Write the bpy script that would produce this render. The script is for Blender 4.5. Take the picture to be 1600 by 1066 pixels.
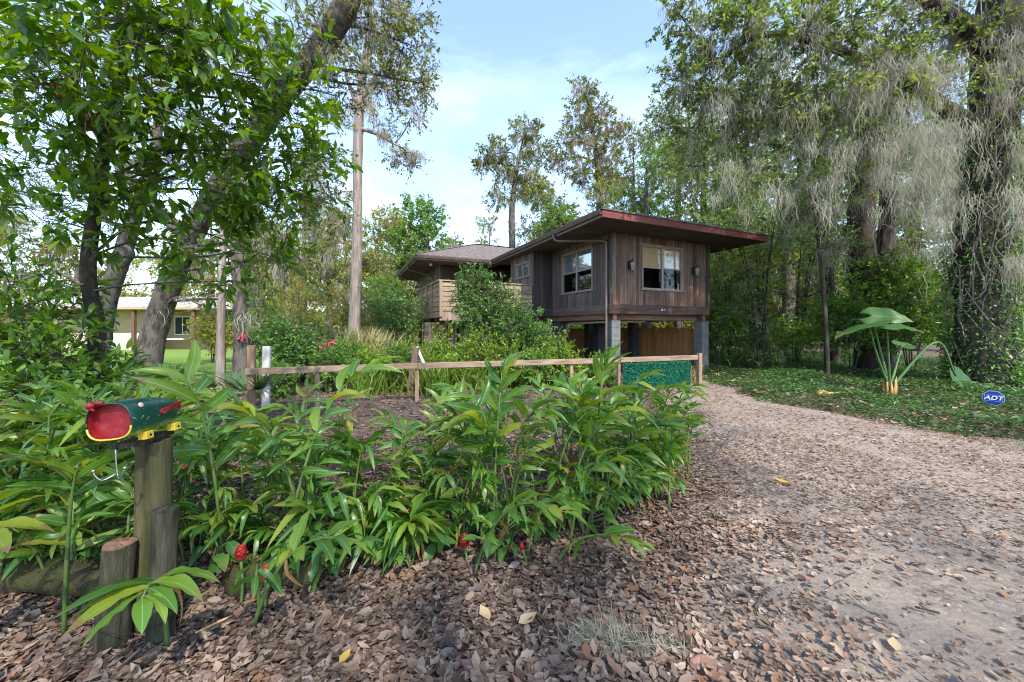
import bpy, math, random
import numpy as np
from mathutils import Matrix, Vector

random.seed(7)
RNG = np.random.default_rng(11)
for o in list(bpy.data.objects):
    bpy.data.objects.remove(o)
SC = bpy.context.scene
COL = SC.collection

# ------------------------------------------------------------------ camera
F = 580.0            # focal length in pixels of the 1600 px wide photograph
HY = 513.0           # row of the horizon
EYE = 1.6
cam_data = bpy.data.cameras.new('camera')
cam_data.sensor_width = 36.0
cam_data.lens = F / 1600.0 * 36.0
cam_data.shift_y = -(533.0 - HY) / 1600.0
cam_data.clip_start = 0.05
cam_data.clip_end = 2000.0
camera = bpy.data.objects.new('camera', cam_data)
camera.location = (0, 0, EYE)
camera.rotation_euler = (math.radians(90), 0, 0)
COL.objects.link(camera)
SC.camera = camera

# ------------------------------------------------------------------ sky
SUN_DIR = Vector((0.30, -0.62, 0.82)).normalized()      # towards the sun
elev = math.asin(SUN_DIR.z)
azim = math.atan2(SUN_DIR.x, SUN_DIR.y)
world = bpy.data.worlds.new('World')
SC.world = world
world.use_nodes = True
nt = world.node_tree
nt.nodes.clear()
out = nt.nodes.new('ShaderNodeOutputWorld')
bg = nt.nodes.new('ShaderNodeBackground')
sky = nt.nodes.new('ShaderNodeTexSky')
sky.sky_type = 'NISHITA'
sky.sun_disc = False
sky.sun_elevation = elev
sky.sun_rotation = azim
sky.air_density = 1.0
sky.dust_density = 0.45
sky.ozone_density = 2.3
tc = nt.nodes.new('ShaderNodeTexCoord')
mp = nt.nodes.new('ShaderNodeMapping')
mp.inputs['Rotation'].default_value = (0.2, 0.5, 0.6)
mp.inputs['Scale'].default_value = (1.0, 2.4, 2.6)
n1 = nt.nodes.new('ShaderNodeTexNoise')
n1.inputs['Scale'].default_value = 1.5
n1.inputs['Detail'].default_value = 9
n1.inputs['Roughness'].default_value = 0.6
n1.inputs['Distortion'].default_value = 0.25
cr = nt.nodes.new('ShaderNodeValToRGB')
cr.color_ramp.elements[0].position = 0.42
cr.color_ramp.elements[0].color = (0.03, 0.03, 0.03, 1)
cr.color_ramp.elements[1].position = 0.76
cr.color_ramp.elements[1].color = (0.30, 0.30, 0.30, 1)
mx = nt.nodes.new('ShaderNodeMix')
mx.data_type = 'RGBA'
mx.inputs['B'].default_value = (6.4, 6.9, 7.6, 1)
nt.links.new(tc.outputs['Generated'], mp.inputs['Vector'])
nt.links.new(mp.outputs['Vector'], n1.inputs['Vector'])
nt.links.new(n1.outputs['Fac'], cr.inputs['Fac'])
nt.links.new(cr.outputs['Color'], mx.inputs['Factor'])
nt.links.new(sky.outputs['Color'], mx.inputs['A'])
nt.links.new(mx.outputs['Result'], bg.inputs['Color'])
bg.inputs['Strength'].default_value = 0.15
nt.links.new(bg.outputs['Background'], out.inputs['Surface'])

# ------------------------------------------------------------------ sun
sun_data = bpy.data.lights.new('sun', 'SUN')
sun_data.energy = 2.7
sun_data.angle = math.radians(0.9)
sun_data.color = (1.0, 0.93, 0.82)
sun = bpy.data.objects.new('sun', sun_data)
sun.rotation_euler = SUN_DIR.to_track_quat('Z', 'Y').to_euler()
sun.location = (10, -20, 40)
COL.objects.link(sun)

# ------------------------------------------------------------------ exposure
SC.view_settings.view_transform = 'Standard'
SC.view_settings.look = 'None'
SC.view_settings.exposure = 1.68
SC.view_settings.gamma = 1.0
SC.view_settings.use_curve_mapping = False
SC.render.engine = 'CYCLES'
SC.cycles.use_denoising = True
SC.cycles.filter_width = 1.1
SC.cycles.max_bounces = 8
SC.cycles.diffuse_bounces = 4
SC.cycles.glossy_bounces = 3
SC.cycles.transmission_bounces = 5
SC.cycles.transparent_max_bounces = 6
SC.cycles.caustics_reflective = False
SC.cycles.caustics_refractive = False
SC.cycles.sample_clamp_indirect = 6.0

# ================================================================== helpers
def at(px, py, Z):
    """point at depth Z (metres in front of the camera) seen at a photograph pixel"""
    return np.array([(px - 800.0) / F * Z, Z, EYE - (py - HY) / F * Z])

def gp(px, py):
    Z = EYE * F / (py - HY)
    return np.array([(px - 800.0) / F * Z, Z, 0.0])

def norm(v):
    v = np.asarray(v, float)
    return v / (np.linalg.norm(v, axis=-1, keepdims=True) + 1e-9)

def empty(name, loc=(0, 0, 0), rz=0.0, parent=None):
    o = bpy.data.objects.new(name, None)
    o.location = loc
    o.rotation_euler = (0, 0, rz)
    o.empty_display_size = 0.1
    COL.objects.link(o)
    if parent:
        o.parent = parent
    return o

def tag(o, label=None, cat=None, group=None, kind=None):
    if label: o['label'] = label
    if cat: o['category'] = cat
    if group: o['group'] = group
    if kind: o['kind'] = kind
    return o

def link_mesh(name, me, mat=None, parent=None):
    o = bpy.data.objects.new(name, me)
    COL.objects.link(o)
    if mat is not None and len(me.materials) == 0:
        me.materials.append(mat)
    if parent is not None:
        o.parent = parent
    return o

def mesh_arrays(name, V, tri, smooth=False):
    """fast mesh from vertices (n,3) and faces (m,k)"""
    V = np.asarray(V, np.float32)
    tri = np.asarray(tri, np.int32)
    m, k = tri.shape
    me = bpy.data.meshes.new(name)
    me.vertices.add(len(V))
    me.vertices.foreach_set('co', V.ravel())
    me.loops.add(m * k)
    me.loops.foreach_set('vertex_index', tri.ravel())
    me.polygons.add(m)
    me.polygons.foreach_set('loop_start', np.arange(0, m * k, k, dtype=np.int32))
    me.polygons.foreach_set('loop_total', np.full(m, k, np.int32))
    if smooth:
        me.polygons.foreach_set('use_smooth', np.ones(m, bool))
    me.update()
    return me

class MB:
    """collects shapes for one mesh"""
    def __init__(self):
        self.v, self.f = [], []
    def add(self, verts, faces):
        b = len(self.v)
        self.v += [tuple(map(float, p)) for p in verts]
        self.f += [tuple(i + b for i in fc) for fc in faces]
        return self
    def box(self, lo, hi):
        x0, y0, z0 = lo; x1, y1, z1 = hi
        return self.add([(x0, y0, z0), (x1, y0, z0), (x1, y1, z0), (x0, y1, z0), (x0, y0, z1), (x1, y0, z1), (x1, y1, z1), (x0, y1, z1)],
                        [(0, 3, 2, 1), (4, 5, 6, 7), (0, 1, 5, 4), (1, 2, 6, 5), (2, 3, 7, 6), (3, 0, 4, 7)])
    def bar(self, a, b, w, h, up=(0, 0, 1)):
        a, b = np.array(a, float), np.array(b, float)
        d = norm(b - a); s = norm(np.cross(d, up)); u = np.cross(s, d)
        V = []
        for p in (a, b):
            for (i, j) in ((-1, -1), (1, -1), (1, 1), (-1, 1)):
                V.append(p + s * w / 2 * i + u * h / 2 * j)
        return self.add(V, [(0, 1, 2, 3), (7, 6, 5, 4), (0, 4, 5, 1), (1, 5, 6, 2), (2, 6, 7, 3), (3, 7, 4, 0)])
    def tube(self, pts, rad, n=8, cap=True, lump=0.0):
        V, Fc = tube_arrays(pts, rad, n, cap, lump)
        return self.add(V, Fc)
    def poly(self, pts):
        return self.add(pts, [tuple(range(len(pts)))])
    def build(self, name, mat, parent=None, smooth=False, bevel=0.0):
        me = bpy.data.meshes.new(name)
        me.from_pydata(self.v, [], self.f)
        if smooth:
            me.polygons.foreach_set('use_smooth', np.ones(len(me.polygons), bool))
        me.update()
        o = link_mesh(name, me, mat, parent)
        if bevel:
            md = o.modifiers.new('bevel', 'BEVEL'); md.width = bevel; md.segments = 2; md.limit_method = 'ANGLE'
        return o

def spline(pts, k):
    """Catmull-Rom through pts (m,d) resampled to k points"""
    P = np.asarray(pts, float)
    if len(P) == 2:
        t = np.linspace(0, 1, k)[:, None]
        return P[0] * (1 - t) + P[1] * t
    E = np.vstack([2 * P[0] - P[1], P, 2 * P[-1] - P[-2]])
    s = np.linspace(0, len(P) - 1 - 1e-6, k)
    i = s.astype(int); t = (s - i)[:, None]
    a, b, c, d = E[i], E[i + 1], E[i + 2], E[i + 3]
    return 0.5 * (2 * b + (c - a) * t + (2 * a - 5 * b + 4 * c - d) * t * t + (3 * b - a - 3 * c + d) * t ** 3)

def tube_arrays(pts, rad, n=8, cap=True, lump=0.0):
    P = np.asarray(pts, float); m = len(P)
    R = np.full(m, rad) if np.isscalar(rad) else np.asarray(rad, float)
    T = norm(np.gradient(P, axis=0))
    ref = np.array([0.0, 0.0, 1.0]) if abs(T[0][2]) < 0.9 else np.array([1.0, 0, 0])
    s = norm(np.cross(T[0], ref)); V = []
    for i in range(m):
        s = norm(s - T[i] * np.dot(s, T[i])); u = np.cross(T[i], s)
        for j in range(n):
            a = 2 * math.pi * j / n
            r = R[i]
            if lump:
                r *= 1 + lump * (math.sin(3 * a + i * 0.35) * 0.5 + math.sin(5 * a - i * 0.6) * 0.35 + random.uniform(-.5, .5))
            V.append(P[i] + (s * math.cos(a) + u * math.sin(a)) * r)
    Fc = []
    for i in range(m - 1):
        for j in range(n):
            a, b = i * n + j, i * n + (j + 1) % n
            Fc.append((a, b, b + n, a + n))
    if cap:
        Fc.append(tuple(reversed(range(n)))); Fc.append(tuple((m - 1) * n + j for j in range(n)))
    return V, Fc

# ---- shared unit box for planks, boards, blocks
def unit_box_mesh(name, mat, chamfer=0.0):
    m = MB(); m.box((-.5, -.5, -.5), (.5, .5, .5))
    me = bpy.data.meshes.new(name); me.from_pydata(m.v, [], m.f); me.update()
    me.materials.append(mat)
    return me

def piece(name, me, parent, lo, hi, rot=None):
    """one plank or block: the shared unit box stretched from lo to hi"""
    lo, hi = np.array(lo, float), np.array(hi, float)
    o = bpy.data.objects.new(name, me)
    o.location = (lo + hi) / 2
    o.scale = np.maximum(hi - lo, 1e-4)
    if rot: o.rotation_euler = rot
    COL.objects.link(o)
    o.parent = parent
    return o

# ---- leaf scattering
def frames(D, roll=0.6, up=(0, 0, 1)):
    """rotation matrices whose x axis is D and whose z axis leans up, with a random roll"""
    D = norm(D); n = len(D)
    N = np.tile(np.array(up, float), (n, 1)) + RNG.normal(0, roll, (n, 3))
    Y = norm(np.cross(N, D)); Zx = np.cross(D, Y)
    return np.stack([D, Y, Zx], axis=2)

def replicate(name, tv, tf, R, T, S, mat, parent=None, smooth=False):
    """one mesh holding n copies of a small template"""
    tv = np.asarray(tv, float); tf = np.asarray(tf, np.int32)
    n, k = len(T), len(tv)
    S = np.broadcast_to(np.asarray(S, float), (n,)) if np.ndim(S) < 2 else S
    if np.ndim(S) == 1:
        L = tv[None, :, :] * S[:, None, None]
    else:
        L = tv[None, :, :] * S[:, None, :]
    V = np.einsum('nij,nkj->nki', R, L) + T[:, None, :]
    Fa = tf[None] + (np.arange(n) * k)[:, None, None]
    me = mesh_arrays(name, V.reshape(-1, 3), Fa.reshape(-1, tf.shape[1]), smooth)
    return link_mesh(name, me, mat, parent)

def place_pieces(name, meshes, R, T, S, parent, origin=(0, 0, 0)):
    """separate objects that share mesh data"""
    og = np.array(origin, float)
    for i in range(len(T)):
        o = bpy.data.objects.new(name, meshes[i % len(meshes)])
        M = np.eye(4); s = S[i]
        M[:3, :3] = R[i] * s; M[:3, 3] = T[i] - og
        o.parent = parent
        o.matrix_basis = Matrix(M.tolist())
        COL.objects.link(o)

LEAF2_V = [(0, 0, 0), (.45, .21, .05), (1, 0, -.06), (.45, -.21, .05)]
LEAF2_F = [(0, 2, 1), (0, 3, 2)]
LEAF8_V = [(0, 0, 0), (.28, .15, .05), (.62, .16, .03), (1, 0, -.14), (.62, -.16, .03), (.28, -.15, .05), (.3, 0, .015), (.64, 0, -.02)]
LEAF8_F = [(0, 6, 1), (0, 5, 6), (1, 6, 7), (1, 7, 2), (5, 7, 6), (5, 4, 7), (2, 7, 3), (7, 4, 3)]
# ================================================================== materials
def new_mat(name):
    m = bpy.data.materials.new(name); m.use_nodes = True
    t = m.node_tree; t.nodes.clear()
    o = t.nodes.new('ShaderNodeOutputMaterial')
    return m, t, o

def N(t, kind, **kw):
    n = t.nodes.new(kind)
    for k, v in kw.items():
        if k in n.inputs: n.inputs[k].default_value = v
        else: setattr(n, k, v)
    return n

def ramp(t, cols, fac, interp='LINEAR'):
    r = t.nodes.new('ShaderNodeValToRGB'); r.color_ramp.interpolation = interp
    e = r.color_ramp.elements
    pos = np.linspace(0, 1, len(cols)) if not isinstance(cols[0][0], (tuple, list)) else [c[1] for c in cols]
    cc = cols if not isinstance(cols[0][0], (tuple, list)) else [c[0] for c in cols]
    while len(e) < len(cc): e.new(0.5)
    for i, c in enumerate(cc):
        e[i].position = float(pos[i]); e[i].color = (*c[:3], 1)
    t.links.new(fac, r.inputs['Fac'])
    return r

def rand_value(t, scale=1.0):
    """one random number per leaf, whether the leaf is an island or an object"""
    g = t.nodes.new('ShaderNodeNewGeometry'); oi = t.nodes.new('ShaderNodeObjectInfo')
    a = N(t, 'ShaderNodeMath', operation='ADD'); f = N(t, 'ShaderNodeMath', operation='FRACT')
    t.links.new(g.outputs['Random Per Island'], a.inputs[0]); t.links.new(oi.outputs['Random'], a.inputs[1])
    t.links.new(a.outputs[0], f.inputs[0])
    return f.outputs[0]

def leaf_mat(name, cols, rough=0.45, transl=0.35, spec=0.5, tcol=None, midrib=None, patch=0.0, vein=(170.0, .86, 1.1)):
    m, t, o = new_mat(name)
    rv = rand_value(t)
    r = ramp(t, cols, rv)
    col = r.outputs['Color']
    if patch:
        g = t.nodes.new('ShaderNodeNewGeometry')
        nz = N(t, 'ShaderNodeTexNoise', Scale=patch, Detail=2.0)
        t.links.new(g.outputs['Position'], nz.inputs['Vector'])
        hv = N(t, 'ShaderNodeHueSaturation')
        mr = N(t, 'ShaderNodeMapRange'); mr.inputs[1].default_value = .3; mr.inputs[2].default_value = .7; mr.inputs[3].default_value = .65; mr.inputs[4].default_value = 1.4
        t.links.new(nz.outputs['Fac'], mr.inputs[0]); t.links.new(mr.outputs[0], hv.inputs['Value']); t.links.new(col, hv.inputs['Color'])
        col = hv.outputs['Color']
    if midrib:
        tcd = t.nodes.new('ShaderNodeTexCoord'); sp = t.nodes.new('ShaderNodeSeparateXYZ')
        t.links.new(tcd.outputs['Object'], sp.inputs[0])
        ab = N(t, 'ShaderNodeMath', operation='ABSOLUTE'); t.links.new(sp.outputs['Y'], ab.inputs[0])
        mr = N(t, 'ShaderNodeMapRange'); mr.inputs[1].default_value = 0.004; mr.inputs[2].default_value = 0.012; mr.inputs[3].default_value = 0.75; mr.inputs[4].default_value = 0
        t.links.new(ab.outputs[0], mr.inputs[0])
        # fine slanted side veins
        wv = N(t, 'ShaderNodeMath', operation='MULTIPLY_ADD'); wv.inputs[1].default_value = -2.6
        t.links.new(ab.outputs[0], wv.inputs[0]); t.links.new(sp.outputs['X'], wv.inputs[2])
        sn = N(t, 'ShaderNodeMath', operation='MULTIPLY'); sn.inputs[1].default_value = vein[0]
        t.links.new(wv.outputs[0], sn.inputs[0])
        s2 = N(t, 'ShaderNodeMath', operation='SINE'); t.links.new(sn.outputs[0], s2.inputs[0])
        m2 = N(t, 'ShaderNodeMapRange'); m2.inputs[1].default_value = -1; m2.inputs[2].default_value = 1; m2.inputs[3].default_value = vein[1]; m2.inputs[4].default_value = vein[2]
        t.links.new(s2.outputs[0], m2.inputs[0])
        hv = N(t, 'ShaderNodeHueSaturation'); t.links.new(m2.outputs[0], hv.inputs['Value']); t.links.new(col, hv.inputs['Color'])
        mxn = t.nodes.new('ShaderNodeMix'); mxn.data_type = 'RGBA'
        t.links.new(mr.outputs[0], mxn.inputs['Factor']); t.links.new(hv.outputs['Color'], mxn.inputs['A']); mxn.inputs['B'].default_value = (*midrib, 1)
        col = mxn.outputs['Result']
        nb_ = N(t, 'ShaderNodeTexNoise', Scale=7.0, Detail=4.0); t.links.new(tcd.outputs['Object'], nb_.inputs['Vector'])
        m5 = N(t, 'ShaderNodeMath', operation='MULTIPLY_ADD'); m5.inputs[1].default_value = .35; t.links.new(nb_.outputs['Fac'], m5.inputs[0]); t.links.new(sp.outputs['X'], m5.inputs[2])
        m6 = N(t, 'ShaderNodeMath', operation='MULTIPLY_ADD'); m6.inputs[1].default_value = .32; t.links.new(rv, m6.inputs[0]); t.links.new(m5.outputs[0], m6.inputs[2])
        m7 = N(t, 'ShaderNodeMapRange'); m7.inputs[1].default_value = 1.20; m7.inputs[2].default_value = 1.32; m7.inputs[4].default_value = .85; t.links.new(m6.outputs[0], m7.inputs[0])
        mxb = t.nodes.new('ShaderNodeMix'); mxb.data_type = 'RGBA'; t.links.new(m7.outputs[0], mxb.inputs['Factor']); t.links.new(col, mxb.inputs['A']); mxb.inputs['B'].default_value = (.2, .13, .05, 1); col = mxb.outputs['Result']
    p = N(t, 'ShaderNodeBsdfPrincipled', Roughness=rough); p.inputs['Specular IOR Level'].default_value = spec
    t.links.new(col, p.inputs['Base Color'])
    tr = t.nodes.new('ShaderNodeBsdfTranslucent')
    hs = N(t, 'ShaderNodeHueSaturation', Hue=0.478, Saturation=1.12, Value=1.7)
    t.links.new(col, hs.inputs['Color']); t.links.new(hs.outputs['Color'], tr.inputs['Color'])
    ms = N(t, 'ShaderNodeMixShader', Fac=transl)
    t.links.new(p.outputs[0], ms.inputs[1]); t.links.new(tr.outputs[0], ms.inputs[2]); t.links.new(ms.outputs[0], o.inputs['Surface'])
    return m

def noise_mat(name, cols, scale=6.0, detail=6.0, rough=0.85, bump=0.3, stretch=(1, 1, 1), coord='Object', spec=0.3, rnd=0.0, bscale=None, metal=0.0, distort=0.0):
    m, t, o = new_mat(name)
    tcd = t.nodes.new('ShaderNodeTexCoord'); mpn = N(t, 'ShaderNodeMapping'); mpn.inputs['Scale'].default_value = stretch
    if coord == 'World':
        g = t.nodes.new('ShaderNodeNewGeometry'); t.links.new(g.outputs['Position'], mpn.inputs['Vector'])
    else:
        t.links.new(tcd.outputs[coord], mpn.inputs['Vector'])
    vec = mpn.outputs['Vector']
    oi = t.nodes.new('ShaderNodeObjectInfo')
    ml = N(t, 'ShaderNodeMath', operation='MULTIPLY'); ml.inputs[1].default_value = 37.0
    t.links.new(oi.outputs['Random'], ml.inputs[0])
    va = N(t, 'ShaderNodeVectorMath', operation='ADD'); t.links.new(vec, va.inputs[0]); t.links.new(ml.outputs[0], va.inputs[1])
    vec = va.outputs[0]
    nz = N(t, 'ShaderNodeTexNoise', Scale=scale, Detail=detail, Roughness=0.62, Distortion=distort); t.links.new(vec, nz.inputs['Vector'])
    fac = nz.outputs['Fac']
    mr = N(t, 'ShaderNodeMapRange'); mr.inputs[1].default_value = .28; mr.inputs[2].default_value = .72; t.links.new(fac, mr.inputs[0])
    r = ramp(t, cols, mr.outputs[0]); col = r.outputs['Color']
    if rnd:
        hv = N(t, 'ShaderNodeHueSaturation')
        m2 = N(t, 'ShaderNodeMapRange'); m2.inputs[3].default_value = 1 - rnd; m2.inputs[4].default_value = 1 + rnd; t.links.new(oi.outputs['Random'], m2.inputs[0])
        t.links.new(m2.outputs[0], hv.inputs['Value']); t.links.new(col, hv.inputs['Color']); col = hv.outputs['Color']
    p = N(t, 'ShaderNodeBsdfPrincipled', Roughness=rough, Metallic=metal); p.inputs['Specular IOR Level'].default_value = spec
    t.links.new(col, p.inputs['Base Color'])
    if bump:
        n2 = N(t, 'ShaderNodeTexNoise', Scale=bscale or scale * 2.5, Detail=8.0, Roughness=0.7); t.links.new(vec, n2.inputs['Vector'])
        b = N(t, 'ShaderNodeBump', Strength=bump, Distance=0.03); t.links.new(n2.outputs['Fac'], b.inputs['Height']); t.links.new(b.outputs[0], p.inputs['Normal'])
    t.links.new(p.outputs[0], o.inputs['Surface'])
    return m

def plain(name, col, rough=0.6, metal=0.0, spec=0.4):
    return noise_mat(name, [tuple(c * 0.82 for c in col), tuple(min(1, c * 1.12) for c in col)], scale=5, rough=rough, bump=0.08, metal=metal, spec=spec)

M = {}
# foliage
M['ginger'] = leaf_mat('ginger_mat', [(0.0385, 0.1097, 0.0176), (0.0619, 0.1646, 0.0208), (0.0963, 0.2085, 0.024), (0.055, 0.1427, 0.0272), (0.1651, 0.2634, 0.0288), (0.0757, 0.1756, 0.024), (0.2752, 0.3073, 0.0288)], .36,.40,.5,midrib=(.2,.34,.12))
M['ginger_stem'] = noise_mat('ginger_stem', [(.04, .09, .02), (.09, .15, .04), (.12, .13, .05)], scale=8, rough=.5, bump=.05)
M['lowleaf'] = leaf_mat('lowleaf_mat', [(0.0375, 0.115, 0.0255), (0.06, 0.161, 0.0338), (0.0825, 0.1955, 0.036), (0.1275, 0.23, 0.045)], .42,.32,.45,midrib=(.12,.24,.09))
M['broad'] = leaf_mat('broad_mat', [(0.0384, 0.102, 0.0112), (0.064, 0.15, 0.0144), (0.096, 0.198, 0.0176), (0.16, 0.252, 0.024)], .36,.5,.5)
M['laurel'] = leaf_mat('laurel_mat', [(0.0345, 0.1058, 0.0158), (0.0604, 0.1521, 0.0194), (0.0949, 0.1984, 0.0229), (0.1466, 0.238, 0.0264)], .35,.42,.5)
M['oakleaf'] = leaf_mat('oakleaf_mat', [(0.0577, 0.0874, 0.0199), (0.0834, 0.1202, 0.0243), (0.1154, 0.153, 0.0331), (0.1539, 0.1693, 0.0398), (0.1924, 0.1748, 0.0508)], .5,.42,.35,patch=.5)
M['oakleaf_r'] = leaf_mat('oakleaf_r_mat', [(0.0585, 0.1106, 0.0246), (0.0878, 0.1513, 0.032), (0.1229, 0.1862, 0.0417), (0.1638, 0.2151, 0.0516), (0.1989, 0.1978, 0.0675)], .48,.45,.35,patch=.4)
M['fresh'] = leaf_mat('fresh_mat', [(0.054, 0.1332, 0.026), (0.0839, 0.1853, 0.0326), (0.1258, 0.2316, 0.0434), (0.1797, 0.2664, 0.052)], .48,.45,.35,patch=.5)
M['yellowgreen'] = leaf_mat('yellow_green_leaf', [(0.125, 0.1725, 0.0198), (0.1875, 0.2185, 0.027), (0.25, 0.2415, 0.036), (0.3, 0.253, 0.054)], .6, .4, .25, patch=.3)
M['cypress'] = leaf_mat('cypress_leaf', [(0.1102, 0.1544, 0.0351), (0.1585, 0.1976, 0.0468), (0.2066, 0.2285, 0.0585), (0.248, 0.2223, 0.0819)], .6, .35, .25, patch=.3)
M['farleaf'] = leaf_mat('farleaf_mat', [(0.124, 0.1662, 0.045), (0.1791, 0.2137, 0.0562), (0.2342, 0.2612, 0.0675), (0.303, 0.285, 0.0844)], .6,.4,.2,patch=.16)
M['shrubdark'] = leaf_mat('dark_shrub_leaf', [(0.0342, 0.095, 0.0194), (0.0559, 0.1357, 0.0264), (0.0854, 0.1831, 0.0334), (0.1242, 0.224, 0.044)], .4, .28, .5, patch=.8)
M['shrublight'] = leaf_mat('light_shrub_leaf', [(0.0675, 0.1495, 0.016), (0.1215, 0.2185, 0.02), (0.1755, 0.276, 0.028), (0.2295, 0.3105, 0.032)], .45, .4, .4)
M['blade'] = leaf_mat('grass_blade', [(0.07, 0.138, 0.024), (0.098, 0.184, 0.028), (0.14, 0.2185, 0.036), (0.182, 0.23, 0.048)], .5, .35, .35)
M['blade_tan'] = leaf_mat('tan_grass_blade', [(.24, .24, .1), (.32, .3, .14), (.4, .34, .18)], .6, .4, .2)
M['palmetto'] = leaf_mat('palmetto_blade', [(0.0455, 0.1035, 0.034), (0.065, 0.138, 0.0425), (0.091, 0.161, 0.051)], .42, .2, .5)
M['jasmine'] = leaf_mat('jasmine_mat', [(0.0234, 0.0638, 0.0158), (0.0374, 0.0935, 0.0216), (0.0562, 0.1232, 0.0274), (0.0936, 0.153, 0.0396)], .45,.3,.4,patch=1.2)
M['lawn_blade'] = leaf_mat('lawn_blade', [(.10, .2, .03), (.14, .25, .04), (.18, .28, .05)], .55, .4, .3)
M['deadleaf'] = leaf_mat('deadleaf_mat', [(0.0378, 0.0262, 0.0195), (0.0852, 0.0561, 0.0399), (0.1419, 0.0935, 0.0657), (0.2081, 0.1449, 0.1046), (0.2743, 0.2057, 0.1552), (0.1134, 0.0888, 0.0843), (0.1892, 0.0888, 0.0443)], .7,.12,.35)
M['flecks'] = leaf_mat('flecks_mat', [(0.0891, 0.0606, 0.0437), (0.1663, 0.1164, 0.0852), (0.2614, 0.1921, 0.1442), (0.3564, 0.2793, 0.2185), (0.2376, 0.128, 0.071), (0.1426, 0.1164, 0.1037)], .8,.1,.2)
M['browntwigleaf'] = leaf_mat('withered_leaf', [(.09, .05, .03), (.14, .075, .04), (.2, .12, .07)], .7, .25, .2)
M['moss'] = leaf_mat('moss_mat', [(0.2313, 0.227, 0.1672), (0.3085, 0.2999, 0.2299), (0.3771, 0.3642, 0.2884), (0.2656, 0.2742, 0.1881)], .9,.35,.1)
M['moss_tan'] = leaf_mat('moss_tan_mat', [(0.2816, 0.2332, 0.176), (0.3696, 0.308, 0.242), (0.44, 0.3784, 0.2992)], .9,.4,.1)
M['vine'] = noise_mat('dry_vine', [(.15, .12, .10), (.34, .29, .25)], scale=6, rough=.9, bump=0)
# bark and wood
M['bark'] = noise_mat('oak_bark', [(.018, .015, .012), (.055, .046, .038), (.12, .108, .092), (.085, .085, .06)], scale=3.2, rough=.95, bump=.9, stretch=(2.2, 2.2, .7), bscale=9)
M['bark_dark'] = noise_mat('dark_bark', [(.014, .012, .01), (.042, .034, .028), (.085, .074, .062)], scale=3.5, rough=.95, bump=.9, stretch=(2, 2, .7), bscale=9)
M['bark_pale'] = noise_mat('cypress_bark', [(.10, .08, .068), (.21, .175, .152), (.33, .285, .255)], scale=2.6, rough=.95, bump=.8, stretch=(4, 4, .5), bscale=8)
M['twig'] = noise_mat('twig_bark', [(.05, .042, .035), (.12, .105, .09)], scale=8, rough=.95, bump=0)
M['twig_dark'] = noise_mat('dark_twig', [(.03, .026, .02), (.06, .05, .04)], scale=8, rough=.95, bump=0)

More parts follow.
